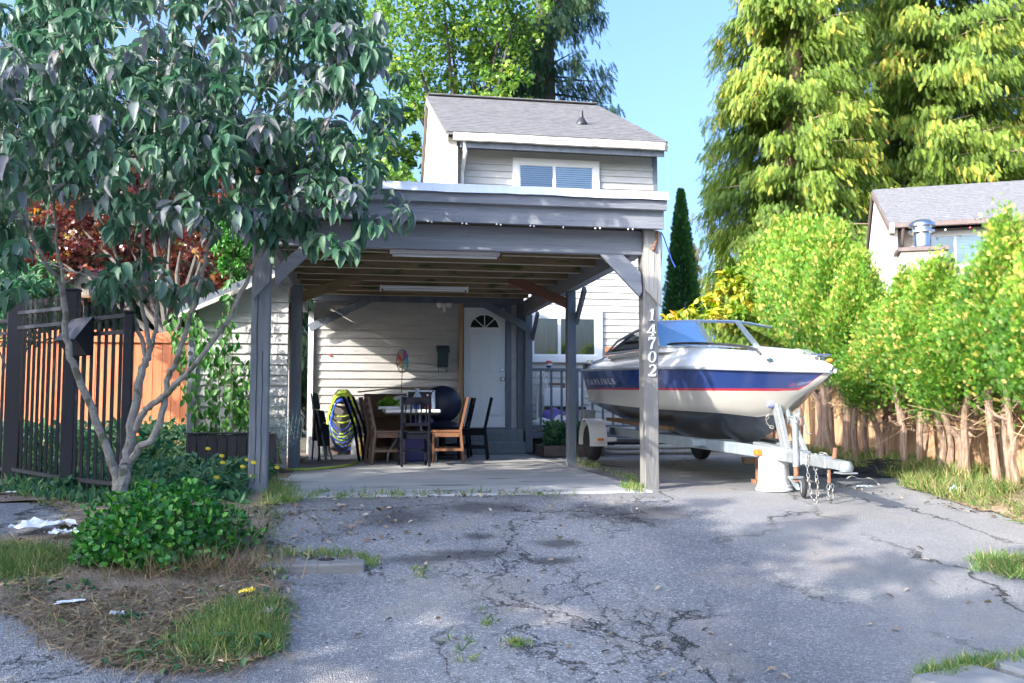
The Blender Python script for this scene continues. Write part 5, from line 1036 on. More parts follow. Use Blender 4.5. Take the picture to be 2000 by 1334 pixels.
MB().lathe((x, 1.019, z+.0), [(.028, 0), (.028, -.004)], 12, (0, 1, 0)).build('entrance_hole', m_dark, bh)
# sunlit board fence behind, planter, wire panel
of = thing('board_fence', 'sunlit orange cedar board fence behind the black picket fence', 'fence', (-7.4, 6.7, 0))
u0, u1, v = at(6.7, 20, 750)[0], at(6.7, 384, 750)[0], 6.7
mb = MB(); u = u0-1.2; i = 0
while u < u1-.02: w_ = .138; zt = 1.98+.02*math.sin(i*2.1); mb.box(u, min(u+w_, u1), v, v+.02, .03, zt); u += w_+.006; i += 1
mb.build('boards', m_fencewood, of, bevel=.003)
for u in (u0+.1, (u0+u1)/2, u1-.02): B('post', m_fencewood, of, u-.05, u+.05, v+.022, v+.12, 0, 2.02)
B('rail', m_fencewood, of, u0-1.2, u1, v-.035, v-.002, 1.80, 1.89); 
dp = thing('plank_planter', 'dark plank planter box full of climbing plants in front of the shed', 'planter', (-4.35, 2.6, 0))
mb = MB(); u = -4.78
while u < -3.86: mb.box(u, u+.105, 2.42, 2.45, .0, .47+random.uniform(-.01, .01)); u += .112
mb.build('front_planks', m_darkplank, dp, bevel=.004); B('side', m_darkplank, dp, -4.80, -4.77, 2.45, 3.0, 0, .46); B('side', m_darkplank, dp, -3.88, -3.85, 2.45, 3.0, 0, .46); B('soil', m_soil, dp, -4.76, -3.89, 2.46, 3.0, .1, .42, bevel=0); B('rim', m_darkplank, dp, -4.81, -3.85, 2.40, 2.47, .47, .49)
vn = thing('climbing_vine', 'green climbing vine hanging down the white shed wall above the dark planter', 'vine', (-4.4, 2.9, .42))
mb = MB(); P = []; Dn = []
for x0, y0, x1, y1, n_ in ((345, 640, 400, 860, 9), (360, 600, 410, 700, 5), (405, 690, 420, 850, 4), (435, 610, 455, 850, 5), (450, 560, 452, 800, 4), (430, 700, 425, 860, 3), (470, 720, 480, 840, 4), (485, 720, 478, 800, 2), (470, 790, 490, 830, 3)):
    for _ in range((n_*2+2)//3):
        v = random.uniform(2.62, 3.08); a = at(v, x0+random.uniform(-14, 14), y0+random.uniform(-20, 20)); b_ = at(v, x1+random.uniform(-14, 14), y1+random.uniform(-10, 10))
        pts = wob([a, (a+b_)/2+np.array([random.uniform(-.06, .06), 0, 0]), b_], .008, 5); mb.tube(pts, .004, 4, False)
        for p in pts: 
            for _ in range(2): P.append(np.array(p)+RNG.normal(0, .045, 3)*[1, .5, 1]); Dn.append([random.gauss(0, .4), random.gauss(-.3, .3), -1])
mb.build('stem', m_twig, vn); P, Dn = np.array(P), np.array(Dn); P[:, 1] = np.minimum(P[:, 1], 3.15); cloud('foliage', P, Dn, np.array([0, -1, .3])+rnd(len(P))*.5, RNG.uniform(.06, .12, len(P)), .8, T_BROAD, m_vine, vn)
wp_ = thing('wire_panel', 'bent green wire mesh panel leaning between the left post and the shed corner', 'wire mesh', (-3.85, 2.8, 0))
mb = MB(); o_ = Vector((-4.02, 2.75, .30)); ea, eb = Vector((.46, .12, -.14)), Vector((.06, .10, .55))
for i in range(12): mb.tube([o_+ea*(i/11), o_+ea*(i/11)+eb], .0028, 4, False); mb.tube([o_+eb*(i/11), o_+eb*(i/11)+ea], .0028, 4, False)
o_ = Vector((-3.98, 2.70, .08)); ea, eb = Vector((.40, .1, .28)), Vector((-.12, .08, .30))
for i in range(9): mb.tube([o_+ea*(i/8), o_+ea*(i/8)+eb], .003, 4, False); mb.tube([o_+eb*(i/8), o_+eb*(i/8)+ea], .003, 4, False)
mb.build('wires', m_wire, wp_)
# ------------------------------------------------------------------ the multi-stemmed dogwood
dg = thing('dogwood_tree', 'multi stemmed tree with drooping purplish green leaves in front of the carport', 'tree', (-4.8, -.42, -.03))
mb = MB()
def limb(px, v0, v1, r0, r1, k=4, amp=.006):
    n_ = len(px); pts = [at(v0+(v1-v0)*i/(n_-1), x, y) for i, (x, y) in enumerate(px)]; pts = wob(pts, amp, k)
    mb.tube(pts, lerp_r(r0*.84, r1*.84, len(pts)), 9); return pts
L_ = []
L_ += limb([(233, 992), (236, 975), (240, 930), (246, 905)], -.42, -.42, .095, .062)
L_ += limb([(232, 950), (222, 915), (210, 878), (169, 774), (142, 710), (129, 657), (124, 575)], -.42, -.7, .045, .028)
L_ += limb([(124, 578), (108, 540), (86, 511), (60, 450), (40, 380)], -.7, -1.1, .022, .010); L_ += limb([(124, 578), (121, 540), (112, 490), (104, 400), (90, 300)], -.7, -.6, .020, .010)
L_ += limb([(246, 908), (252, 870), (259, 818), (277, 732), (288, 702)], -.42, -.3, .055, .036)
L_ += limb([(288, 705), (275, 660), (259, 612), (235, 540), (215, 430), (205, 250)], -.3, .2, .026, .008); L_ += limb([(290, 702), (287, 640), (275, 590), (280, 450), (300, 300), (310, 80)], -.3, -.5, .028, .008); L_ += limb([(292, 702), (302, 640), (310, 560), (340, 420), (360, 250), (385, 60)], -.3, .3, .024, .007)
L_ += limb([(250, 905), (272, 875), (300, 852), (319, 792), (330, 732), (345, 702), (375, 612), (390, 556), (403, 500), (425, 420), (450, 300), (470, 150), (500, 20)], -.42, -.7, .040, .010)
L_ += limb([(262, 842), (280, 805), (300, 788), (330, 766), (397, 691), (450, 616), (487, 541), (502, 500), (530, 430), (580, 350), (640, 240), (690, 120)], -.38, -1.0, .036, .008)
L_ += limb([(502, 500), (540, 470), (590, 440), (650, 400), (740, 385)], -.62, -1.2, .014, .006); L_ += limb([(450, 300), (490, 220), (530, 150), (570, 90)], -.66, -.9, .012, .005); L_ += limb([(340, 420), (400, 330), (470, 260), (560, 200)], 0, -.8, .014, .006); L_ += limb([(580, 350), (640, 330), (700, 300), (760, 240)], -.85, -1.0, .010, .005); L_ += limb([(86, 511), (140, 530), (200, 545)], -.9, -1.0, .009, .004)
ELL = [(360, 50, 400, 110), (640, 50, 100, 95), (50, 210, 95, 120), (250, 190, 190, 110), (470, 190, 190, 105), (690, 170, 100, 120), (310, 290, 180, 60), (520, 300, 160, 70), (690, 310, 90, 62), (230, 350, 120, 40), (430, 365, 110, 50), (600, 370, 90, 50), (735, 405, 66, 38), (60, 320, 90, 60), (35, 455, 60, 50), (230, 415, 80, 36), (325, 425, 55, 26), (440, 420, 70, 48), (565, 430, 70, 48), (640, 472, 52, 22), (265, 535, 95, 38), (340, 560, 60, 28), (205, 520, 40, 18), (-90, 250, 110, 250), (400, -80, 420, 90), (15, 555, 22, 22)]
P = []; Dd = []; Nn = []; Ll = []; Tt = []; twp = mb; Lx = np.array([list(p) for p in L_])
for ex_, ey_, rx, ry in ELL:
    nc = max(3, int(rx*ry/285))
    for _ in range(nc):
        a = random.random()*6.283; r_ = random.random()**.5; x, y = ex_+rx*r_*math.cos(a), ey_+ry*r_*math.sin(a)
        if y > 480 and 105 < x < 175 or (120 < x < 200 and 400 < y < 510): continue
        v = random.uniform(-1.7, .9) if x < 470 or y < 260 else random.uniform(-1.5, -.62)
        c_ = at(v, x, y)
        if c_[2] < 2.95 and c_[0] > -4.1 and v > -.5: continue
        hue = random.random()
        if random.random() < .45:
            j = int(np.argmin(((Lx-c_)**2).sum(1)+(Lx[:, 2] > c_[2]-.08)*9)); q_ = Lx[j]
            if np.linalg.norm(q_-c_) < .62: twp.tube(wob([q_, (q_*.5+c_*.5)+np.array([0, 0, .05]), c_], .006, 3), .0045, 4, False)
        nl = random.randint(9, 14)
        for k in range(nl):
            b_ = 2.4*k+random.gauss(0, .3); lv = k/nl; out = np.array([math.cos(b_), math.sin(b_), 0])
            P.append(c_+out*(.012+.02*lv)+np.array([0, 0, random.uniform(-.05, .05)-.05*lv])); Dd.append(out*(.75+random.gauss(0, .28))+np.array([0, 0, -.30-.8*lv+random.gauss(0, .42)])); Nn.append(out*.6+np.array([0, 0, 1.0])+RNG.normal(0, .38, 3)); Ll.append(random.uniform(.085, .17)); Tt.append(hue*.52+random.random()*.45+(.10 if random.random() < .08 else 0))
twp.build('trunk', m_bark, dg, smooth=True)
cloud('crown', np.array(P), np.array(Dd), np.array(Nn), np.array(Ll), .66, grid_tpl([(0, .03), (.2, .26), (.5, .36), (.8, .2), (1, .01)], .5, .4), m_dogwood, dg, np.array(Tt))
# ------------------------------------------------------------------ low green shrub and the verge planting
sb = thing('green_shrub', 'round glossy green shrub on the dry verge at the front left', 'shrub', (-3.92, -2.75, -.27))
c0 = atg(325, 1128); n = 6500; U_ = unit(rnd(n)); U_[:, 2] = np.where(U_[:, 2] < 0, U_[:, 2]*.42, U_[:, 2]); rr = (RNG.random(n)**.28)[:, None]
lump = 1+.13*np.sin(U_[:, 0]*7+1)*np.sin(U_[:, 1]*6)+.10*np.sin(U_[:, 0]*13+U_[:, 2]*11)
P = np.array([c0[0]-.10, c0[1]+.38, c0[2]+.14])+U_*rr*lump[:, None]*[.53, .40, .40]
D_ = U_*.6+rnd(n)*.55+[0, 0, .25]; cloud('foliage', P, D_, U_+rnd(n)*.5+[0, 0, .5], RNG.uniform(.028, .05, n), .95, T_ROUND, m_shrub, sb)
mb = MB()
for _ in range(70):
    a = random.random()*6.28; b_ = random.random(); p0 = Vector((c0[0]+math.cos(a)*.1+random.uniform(-.12, .38), c0[1]+.44+math.sin(a)*.10, c0[2]-.03)); mb.tube([p0, p0+Vector((math.cos(a)*.12, math.sin(a)*.08, .2)), p0+Vector((math.cos(a)*.36*b_, math.sin(a)*.3*b_, .36))], .003, 4, False)
mb.build('stems', m_twig, sb)
def scat(px, n, hgt=0):
    ip_ = inpoly(px); px_ = np.array(px); lo, hi = px_.min(0), px_.max(0); out = []
    while len(out) < n:
        X, Y = RNG.uniform(lo[0], hi[0], 400), RNG.uniform(lo[1], hi[1], 400); k = ip_(X, Y)
        for x, y in zip(X[k], Y[k]): out.append(atg(x, y)); 
        out = out[:n] if len(out) > n else out
    return np.array(out)
def clump(P, nper, rad):
    Q = np.repeat(P, nper, 0)+RNG.normal(0, rad, (len(P)*nper, 3))*[1, 1, 0]; return Q
def grass(name, P, mat, L0, L1, wd, tilt=.35, tpl=T_BLADE):
    n = len(P); D_ = np.array([0, 0, 1.])+rnd(n)*tilt; o = cloud(name, P+[0, 0, .012], D_, rnd(n), RNG.uniform(L0, L1, n), wd, tpl, mat); tag(o, kind='stuff'); return o
VP = scat([(-60, 1060), (60, 1056), (135, 1075), (180, 1150), (330, 1150), (430, 1130), (520, 1120), (550, 1180), (540, 1275), (420, 1312), (250, 1305), (110, 1250), (40, 1195), (-60, 1165)], 4200)
nz_ = npnoise(VP[:, 0], VP[:, 1], 3.0, 31)+.5*npnoise(VP[:, 0], VP[:, 1], 11.0, 32)
gc = [atg(475, 1205), atg(30, 1090), atg(500, 1260), atg(-40, 1120)]; wg = -.85+sum(1.5*np.exp(-(((VP[:, :2]-c_[:2])/np.array([.36, .24]))**2).sum(1)) for c_ in gc)
sc_ = wg+.55*nz_+RNG.normal(0, .35, len(VP)); G1 = VP[sc_ > .15]; D1 = VP[sc_ < .45]; W1 = VP[(sc_ > -.25) & (sc_ < .35) & (RNG.random(len(VP)) < .24)]
grass('verge_grass', clump(G1, 13, .04), m_grass, .02, .105, .022, .6)
n = len(D1)*3; flat = clump(D1, 3, .06); tag(cloud('dry_straw', flat+[0, 0, .022], rnd(n)*[1, 1, .09]+[0, 0, .02], np.array([0, 0, 1.])+rnd(n)*.3, RNG.uniform(.05, .17, n), .019, T_BLADE, m_dry), kind='stuff')
n = len(W1)*6; tag(cloud('verge_weeds', clump(W1, 6, .045)+[0, 0, .015], rnd(n)*[1, 1, .5]+[0, 0, .35], np.array([0, 0, 1.])+rnd(n)*.5, RNG.uniform(.02, .055, n), .8, T_BROAD, m_weed), kind='stuff')
n = 600; LP_ = VP[RNG.integers(0, len(VP), n)]; tag(cloud('verge_leaf_litter', LP_+[0, 0, .03], rnd(n)*[1, 1, .3], np.array([0, 0, 1.])+rnd(n)*.5, RNG.uniform(.02, .05, n), .7, T_BROAD, m_litter), kind='stuff')
EP = np.vstack([scat([(505, 985), (545, 985), (545, 1120), (500, 1130)], 130), scat([(0, 955), (140, 965), (150, 1030), (100, 1052), (130, 1000), (0, 968)], 110), scat([(255, 965), (500, 972), (520, 1010), (470, 1030), (260, 985)], 150)])
grass('edge_weeds', clump(EP, 7, .035), m_grass, .015, .07, .03, .8)
n = 500; Q = clump(EP, 2, .06)[:n]; n = len(Q); tag(cloud('edge_litter', Q+[0, 0, .025], rnd(n)*[1, 1, .2], np.array([0, 0, 1.])+rnd(n)*.4, RNG.uniform(.02, .055, n), .6, T_BROAD, m_litter), kind='stuff')
mound = c0+np.array([.2, .1, 0]); n = 1100; Q = mound+RNG.normal(0, 1, (n, 3))*[.28, .10, 0]; tag(cloud('straw_skirt', Q, np.array([0, -.55, .65])+rnd(n)*.35, rnd(n), RNG.uniform(.08, .22, n), .013, T_BLADE, m_dry), kind='stuff')
bed = []
for _ in range(2200): bed.append((random.uniform(-5.6, -3.85), random.uniform(-.25, 2.4), 0))
bed = np.array(bed); bed = bed[(bed[:, 0] > FB[0]+(bed[:, 1]-FB[1])*-.9+.15) | (bed[:, 1] > .4)]
hh = .10+.24*RNG.random(len(bed))*(.5+.5*np.sin(bed[:, 0]*5)*np.sin(bed[:, 1]*4))**2; Q = clump(bed, 5, .05); Q[:, 2] = np.repeat(hh, 5)*RNG.random(len(Q)); o = cloud('bed_groundcover', Q, rnd(len(Q))+[0, -.2, .5], np.array([0, -.3, 1.])+rnd(len(Q))*.5, RNG.uniform(.05, .11, len(Q)), .75, T_BROAD, m_weed); tag(o, kind='stuff')
fw = np.vstack([scat([(0, 930), (130, 945), (240, 965), (230, 990), (130, 985), (0, 968)], 150), scat([(250, 950), (490, 965), (490, 985), (260, 985)], 120)]); grass('fence_foot_weeds', clump(fw, 7, .05), m_weed, .05, .12, .5, .7, T_BROAD)
behind = np.stack([RNG.uniform(-9, -5, 1500), RNG.uniform(2.2, 6.4, 1500), np.zeros(1500)], 1); Q = clump(behind, 4, .1); Q[:, 2] = RNG.random(len(Q))**1.5*.55; tag(cloud('shade_plants', Q, rnd(len(Q))+[0, 0, .6], rnd(len(Q))+[0, 0, 1], RNG.uniform(.07, .16, len(Q)), .7, T_BROAD, m_weed), kind='stuff')
# weeds in the joints
grass('post_weeds', clump(scat([(520, 925), (575, 950), (590, 985), (515, 990)], 70), 16, .03), m_grass, .03, .13, .022, .6)
J = [scat([(560, 962), (780, 964), (900, 966), (780, 974), (560, 984)], 44), scat([(900, 964), (1180, 964), (1180, 972), (900, 974)], 12), scat([(1215, 945), (1262, 942), (1258, 964), (1210, 964)], 45), scat([(1120, 895), (1165, 905), (1170, 918), (1130, 914)], 28), scat([(1170, 916), (1250, 936), (1240, 942), (1180, 924)], 14)]
grass('joint_weeds', clump(np.vstack(J), 14, .025), m_grass, .02, .075, .05, .6)
grass('kerb_weeds', np.vstack([clump(scat([(560, 1082), (690, 1080), (735, 1100), (730, 1115), (700, 1095), (560, 1092)], 50), 10, .02), clump(scat([(520, 1105), (560, 1110), (540, 1130), (505, 1125)], 20), 8, .03)]), m_grass, .02, .07, .05, .6)
grass('roadside_grass', np.vstack([clump(scat([(1895, 1095), (1960, 1085), (2040, 1095), (2060, 1130), (1970, 1132), (1910, 1118)], 150), 20, .035), clump(scat([(1770, 1325), (1880, 1296), (2040, 1282), (2060, 1300), (1910, 1312), (1850, 1334)], 120), 12, .02)]), m_grass, .02, .08, .035, .6)
grass('crack_weeds', np.vstack([clump(scat([(870, 1255), (920, 1240), (930, 1295), (900, 1300)], 8), 8, .02), clump(scat([(990, 1258), (1035, 1262), (1030, 1275)], 8), 12, .02), clump(scat([(810, 1112), (835, 1118), (820, 1130)], 6), 10, .02), clump(scat([(930, 1190), (975, 1225), (945, 1230)], 8), 6, .02)]), m_grass, .02, .05, .09, .9)
hv = RNG.uniform(-3.8, 4.5, 2600); hu = edge_u(hv)-.03+RNG.random(2600)**1.25*1.0; hg = np.stack([hu, hv, bank(hu, hv)], 1)
grass('hedge_foot_grass', clump(hg[RNG.random(len(hg)) < .62+.38*np.sign(npnoise(hg[:, 0], hg[:, 1], 4, 77))], 10, .05), m_hedgegrass, .03, .16, .03, .55)
def lit(px, n, L0, L1, mat, name, tpl=T_BROAD):
    P = np.vstack([scat(p, k) for p, k in zip(px, n)]); m_ = len(P); tag(cloud(name, P+[0, 0, .014], rnd(m_)*[1, 1, .15], np.array([0, 0, 1.])+rnd(m_)*.35, RNG.uniform(L0, L1, m_), .75, tpl, mat), kind='stuff')
lit([[(500, 980), (1250, 965), (1100, 1150), (560, 1100)], [(520, 985), (800, 985), (760, 1060), (560, 1060)], [(500, 1100), (1990, 1050), (1990, 1320), (540, 1330)], [(600, 960), (1100, 960), (1080, 972), (620, 975)], [(1560, 940), (1990, 990), (1990, 1020), (1700, 970)]], [90, 110, 60, 160, 70], .025, .06, m_litter, 'fallen_leaves')
lit([[(500, 980), (1250, 965), (1300, 1330), (500, 1330)], [(1250, 980), (1990, 1050), (1990, 1330), (1250, 1330)], [(1000, 960), (1240, 960), (1260, 1010), (1080, 1020)]], [500, 260, 200], .008, .022, m_pebble, 'loose_gravel', T_ROUND)
# dandelion rosettes and yellow flowers
for i, (x, y, lab) in enumerate(((480, 1258, 'large dandelion rosette with jagged leaves at the right end of the verge'), (290, 1283, 'small pale weed rosette at the front edge of the verge'), (255, 1212, 'small weed rosette on the dry straw left of centre on the verge'))):
    p = atg(x, y); t = thing('dandelion', lab, 'weed', tuple(p), 'weed rosettes on the verge'); n = 34 if i == 0 else 14; a = RNG.uniform(0, 6.28, n); D_ = np.stack([np.cos(a), np.sin(a), RNG.uniform(.1, .9, n)], 1); cloud('leaves', np.tile(p+[0, 0, .02], (n, 1)), D_, np.array([0, 0, 1.])+rnd(n)*.2, RNG.uniform(.10, .22, n)*(1 if i == 0 else .55), .42, grid_tpl([(0, .06), (.2, .16), (.32, .10), (.5, .26), (.6, .15), (.8, .26), (1, .02)], .3, .45), m_weed, t)
for i, (x, y, lab) in enumerate(((406, 876, 'topmost, at the dark planter'), (433, 890, 'right below the topmost two'), (435, 903, 'in the middle of the group'), (474, 911, 'larger one left of the left post'), (483, 898, 'close to the left post, upper'), (495, 903, 'touching the left post in view'), (423, 932, 'low, left of the middle'), (493, 930, 'in front of the left carport post'), (392, 946, 'lowest, beside the shrub'), (541, 913, 'right of the left carport post'))):
    v = .9 if y < 900 else .5 if y < 920 else .0; v = -.12 if 485 < x < 520 else v; v = 1.2 if x == 541 else v; p = at(v, x, y); t = thing('yellow_flower', 'yellow daisy flower in the bed, '+lab, 'flower', (p[0], p[1], 0), 'yellow flowers in the bed')
    MB().tube(wob([(p[0]+random.uniform(-.04, .04), v+.02, 0), (p[0], v+.01, p[2]*.6), (p[0], v, p[2])], .004), .003, 4).build('stem', m_wire, t); MB().lathe(p-np.array([0, 0, .006]), [(.004, 0), (.024, .004), (.026, .008), (.010, .012), (0, .015)], 12, (.2, -.55, .8)).build('head', m_flower, t)
# litter
def crumple(name, x, y, sx, sy, h, mat, lab, cat, seed, v=None):
    p = atg(x, y) if v is None else at(v, x, y); rs = np.random.RandomState(seed); a, b_ = np.linspace(-1, 1, 11), np.linspace(-1, 1, 9); U, V_ = np.meshgrid(a, b_, indexing='ij'); an = rs.rand()*1.0-.5
    X = U*sx*(1+.25*npnoise(V_, U, 3, seed)); Y = V_*sy*(1+.3*npnoise(U, V_, 3, seed+1)); Z = np.abs(npnoise(U*2, V_*2, 2.2, seed+2))*h; mb = MB()
    mb.v = [(p[0]+x_*math.cos(an)-y_*math.sin(an), p[1]+x_*math.sin(an)+y_*math.cos(an), p[2]+.04+z_) for x_, y_, z_ in zip(X.ravel(), Y.ravel(), Z.ravel())]
    mb.f = [(i*9+j, (i+1)*9+j, (i+1)*9+j+1, i*9+j+1) for i in range(10) for j in range(8)]; mb.m = [0]*len(mb.f); return tag(mb.build(name, mat, smooth=False), lab, cat)
crumple('plastic_sheet', 85, 1040, .19, .10, .07, m_paper, 'crumpled white plastic sheet lying left of the green shrub', 'litter', 3)
crumple('white_rag', 128, 1054, .10, .05, .06, m_paper, 'white rag end at the edge of the green shrub', 'litter', 8)
crumple('paper_scrap', 30, 970, .07, .03, .02, m_paper, 'small white scrap on the side path by the metal fence', 'litter', 5)
crumple('paper_sheet', 136, 1189, .075, .035, .01, m_paper, 'flat white sheet of paper lying on the dry straw', 'litter', 6)
crumple('food_wrapper', 482, 1172, .04, .03, .05, m_yellow, 'yellow and white food wrapper on the verge grass', 'litter', 7)
crumple('foil_scrap', 230, 1215, .04, .025, .03, m_galv, 'grey foil scrap with white edges on the verge', 'litter', 9)
crumple('dry_curled_leaf', 525, 1212, .03, .03, .05, m_board, 'pale curled dry leaf at the right edge of the verge', 'leaf', 11)
crumple('blue_wrapper', 1688, 958, .07, .03, .01, m_blindl, 'pale blue wrapper lying on the asphalt near the black netting', 'litter', 12)
crumple('crushed_bottle', 1868, 968, .05, .05, .09, m_blindl, 'crushed clear plastic bottle at the foot of the hedge', 'litter', 13)
crumple('plastic_scrap', 1985, 992, .06, .04, .05, m_paper, 'white plastic scrap in the hedge grass at the right edge', 'litter', 14)
o = MB().tube(wob([atg(x, y)+np.array([0, 0, .03]) for x, y in ((1795, 948), (1830, 955), (1880, 968), (1910, 974))], .004), .012, 6).build('fallen_stick', m_board, smooth=True); tag(o, 'pale stick lying along the edge of the hedge grass', 'stick')
# ------------------------------------------------------------------ hedge and its fence at the right
hf = thing('cedar_fence', 'tan cedar board fence behind the bare trunks of the hedge', 'fence', (3.3, 1.5, 0))
FU = lambda v: HEDGE_U(v)+.52
mb = MB(); v = -4.2; i = 0
while v < 11.0:
    zt = 1.16+.03*math.sin(i*1.7); q_ = random.uniform(-.006, .006); mb.prism([(FU(v)+q_, v, .0), (FU(v+.138)+q_, v+.138, .0), (FU(v+.138)+q_, v+.138, zt), (FU(v)+q_, v, zt)], (.022, 0, 0)); v += .145; i += 1
mb.build('boards', m_fencetan, hf, bevel=.002)
for z in (.25, .95): MB().bar((FU(-4.2)+.05, -4.2, z), (FU(11)+.05, 11, z), .04, .08).build('rail', m_fencetan, hf)
def hedge_parts(seed, H):
    rs = np.random.RandomState(seed); random.seed(seed); t = thing('hedge_tree', '-', 'hedge tree', (0, 0, 0)); mb = MB()
    for k in range(3 if seed % 2 else 2):
        a = rs.rand()*6.28; b_ = rs.uniform(.05, .16); top = (math.cos(a)*rs.uniform(.12, .34), math.sin(a)*rs.uniform(.15, .38), rs.uniform(.9, 1.35)); base = (math.cos(a)*b_*.7, math.sin(a)*b_, -.12)
        mb.tube(wob([base, (base[0]*1.5+rs.uniform(-.03, .03), base[1]*1.5, .45), top, (top[0]*.6, top[1]*.6, H*.8)], .012, 4), lerp_r(rs.uniform(.038, .066), .02, 13), 8)
        for _ in range(3):
            z = rs.uniform(.5, 1.0); c_ = rs.rand()*6.28; q0 = Vector((base[0]*1.6, base[1]*1.6, z)); mb.tube(wob([q0, q0+Vector((math.cos(c_)*.12, math.sin(c_)*.14, .06)), q0+Vector((math.cos(c_)*.20, math.sin(c_)*.24, .16))], .008, 3), lerp_r(.020, .008, 7), 6)
    mb.build('trunk', m_barkred, t, smooth=True)
    mb = MB()
    for _ in range(30):
        c_ = rs.rand()*6.28; q0 = Vector((rs.normal(0, .14), rs.normal(0, .18), rs.uniform(.5, 1.1))); mb.tube(wob([q0, q0+Vector((rs.normal(0, .1), rs.normal(0, .12), rs.normal(.03, .08))), q0+Vector((rs.normal(0, .18), rs.normal(0, .2), rs.normal(.0, .12)))], .006, 2), .004, 3, False)
    mb.build('dead_twigs', m_twig if 0 else m_straw, t)
    nl = 140; P = []; Dd = []; Nn = []; Tt = []; Ll = []
    for k in range(nl):
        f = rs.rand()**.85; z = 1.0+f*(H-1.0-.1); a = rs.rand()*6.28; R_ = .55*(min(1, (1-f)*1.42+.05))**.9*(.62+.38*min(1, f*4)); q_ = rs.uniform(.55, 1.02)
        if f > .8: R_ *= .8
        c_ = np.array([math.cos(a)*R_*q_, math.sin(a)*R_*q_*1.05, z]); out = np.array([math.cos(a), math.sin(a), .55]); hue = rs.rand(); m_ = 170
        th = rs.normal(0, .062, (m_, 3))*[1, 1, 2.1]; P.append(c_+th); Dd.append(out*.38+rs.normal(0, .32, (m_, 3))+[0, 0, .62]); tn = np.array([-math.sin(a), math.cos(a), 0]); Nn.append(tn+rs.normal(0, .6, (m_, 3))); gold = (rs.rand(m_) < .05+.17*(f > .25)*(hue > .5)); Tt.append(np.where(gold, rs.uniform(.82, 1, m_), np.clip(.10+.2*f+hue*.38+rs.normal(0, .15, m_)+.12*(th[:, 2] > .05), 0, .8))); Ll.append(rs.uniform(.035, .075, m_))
    for k in range(7):                       # thin leaders at the top
        x0, y0 = rs.normal(0, .17, 2); m_ = 170; zt = H+rs.uniform(-.45, .10); z = np.linspace(zt-.55, zt, m_); wd_ = np.linspace(.075, .012, m_)[:, None]*rs.normal(0, 1, (m_, 2)); P.append(np.stack([x0+wd_[:, 0], y0+wd_[:, 1], z], 1)); Dd.append(np.array([0, 0, .9])+rs.normal(0, .55, (m_, 3))); Nn.append(rs.normal(0, 1, (m_, 3))); Tt.append(rs.uniform(.3, .8, m_)); Ll.append(rs.uniform(.04, .08, m_))
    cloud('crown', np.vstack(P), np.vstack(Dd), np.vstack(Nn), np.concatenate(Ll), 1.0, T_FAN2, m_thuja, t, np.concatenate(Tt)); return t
protos = [hedge_parts(21, 2.5), hedge_parts(34, 2.5), hedge_parts(47, 2.5)]
random.seed(5)
HT = [(-2.8, 2.4, 'hedge tree almost wholly beyond the right edge of the photo'), (-1.9, 2.35, 'hedge tree cut by the right edge of the photo'), (-1.0, 2.40, 'double peaked hedge tree at the right in front of the neighbour window'), (-.2, 1.8, 'low hedge tree between the double peaked one and the one below the chimney'), (.6, 2.3, 'pointed hedge tree directly below the neighbour chimney'), (1.4, 2.25, 'hedge tree in front of the left corner of the neighbour chimney'), (2.2, 1.95, 'short hedge tree in front of the pale neighbour gable wall'), (3.0, 2.75, 'hedge tree just left of the neighbour gable wall'), (3.8, 3.25, 'tall hedge tree rising above the tip of the boat bow'), (4.8, 3.5, 'tall hedge tree above the white foredeck of the boat'), (5.8, 3.75, 'tall hedge tree above the right half of the windshield'), (6.9, 3.9, 'tall hedge tree above the middle of the windshield'), (8.1, 3.9, 'tall hedge tree behind the yellow shrub'), (9.4, 3.8, 'tall hedge tree at the far end of the row near the cypress')]
for i, (v, H, lab) in enumerate(HT):
    o = protos[i] if i < 3 else copy_tree(protos[i % 3]); u = HEDGE_U(v)+random.uniform(-.08, .08); o.location = (u, v, float(bank(u, v))); s_ = H/2.5; k_ = 1.0 if v < 3.5 else 1.28; o.scale = (k_, k_, s_); o.rotation_euler = (0, 0, random.uniform(-.5, .5)+(3.1 if i % 2 else 0)); tag(o, lab, 'hedge tree', 'hedge trees along the right fence')
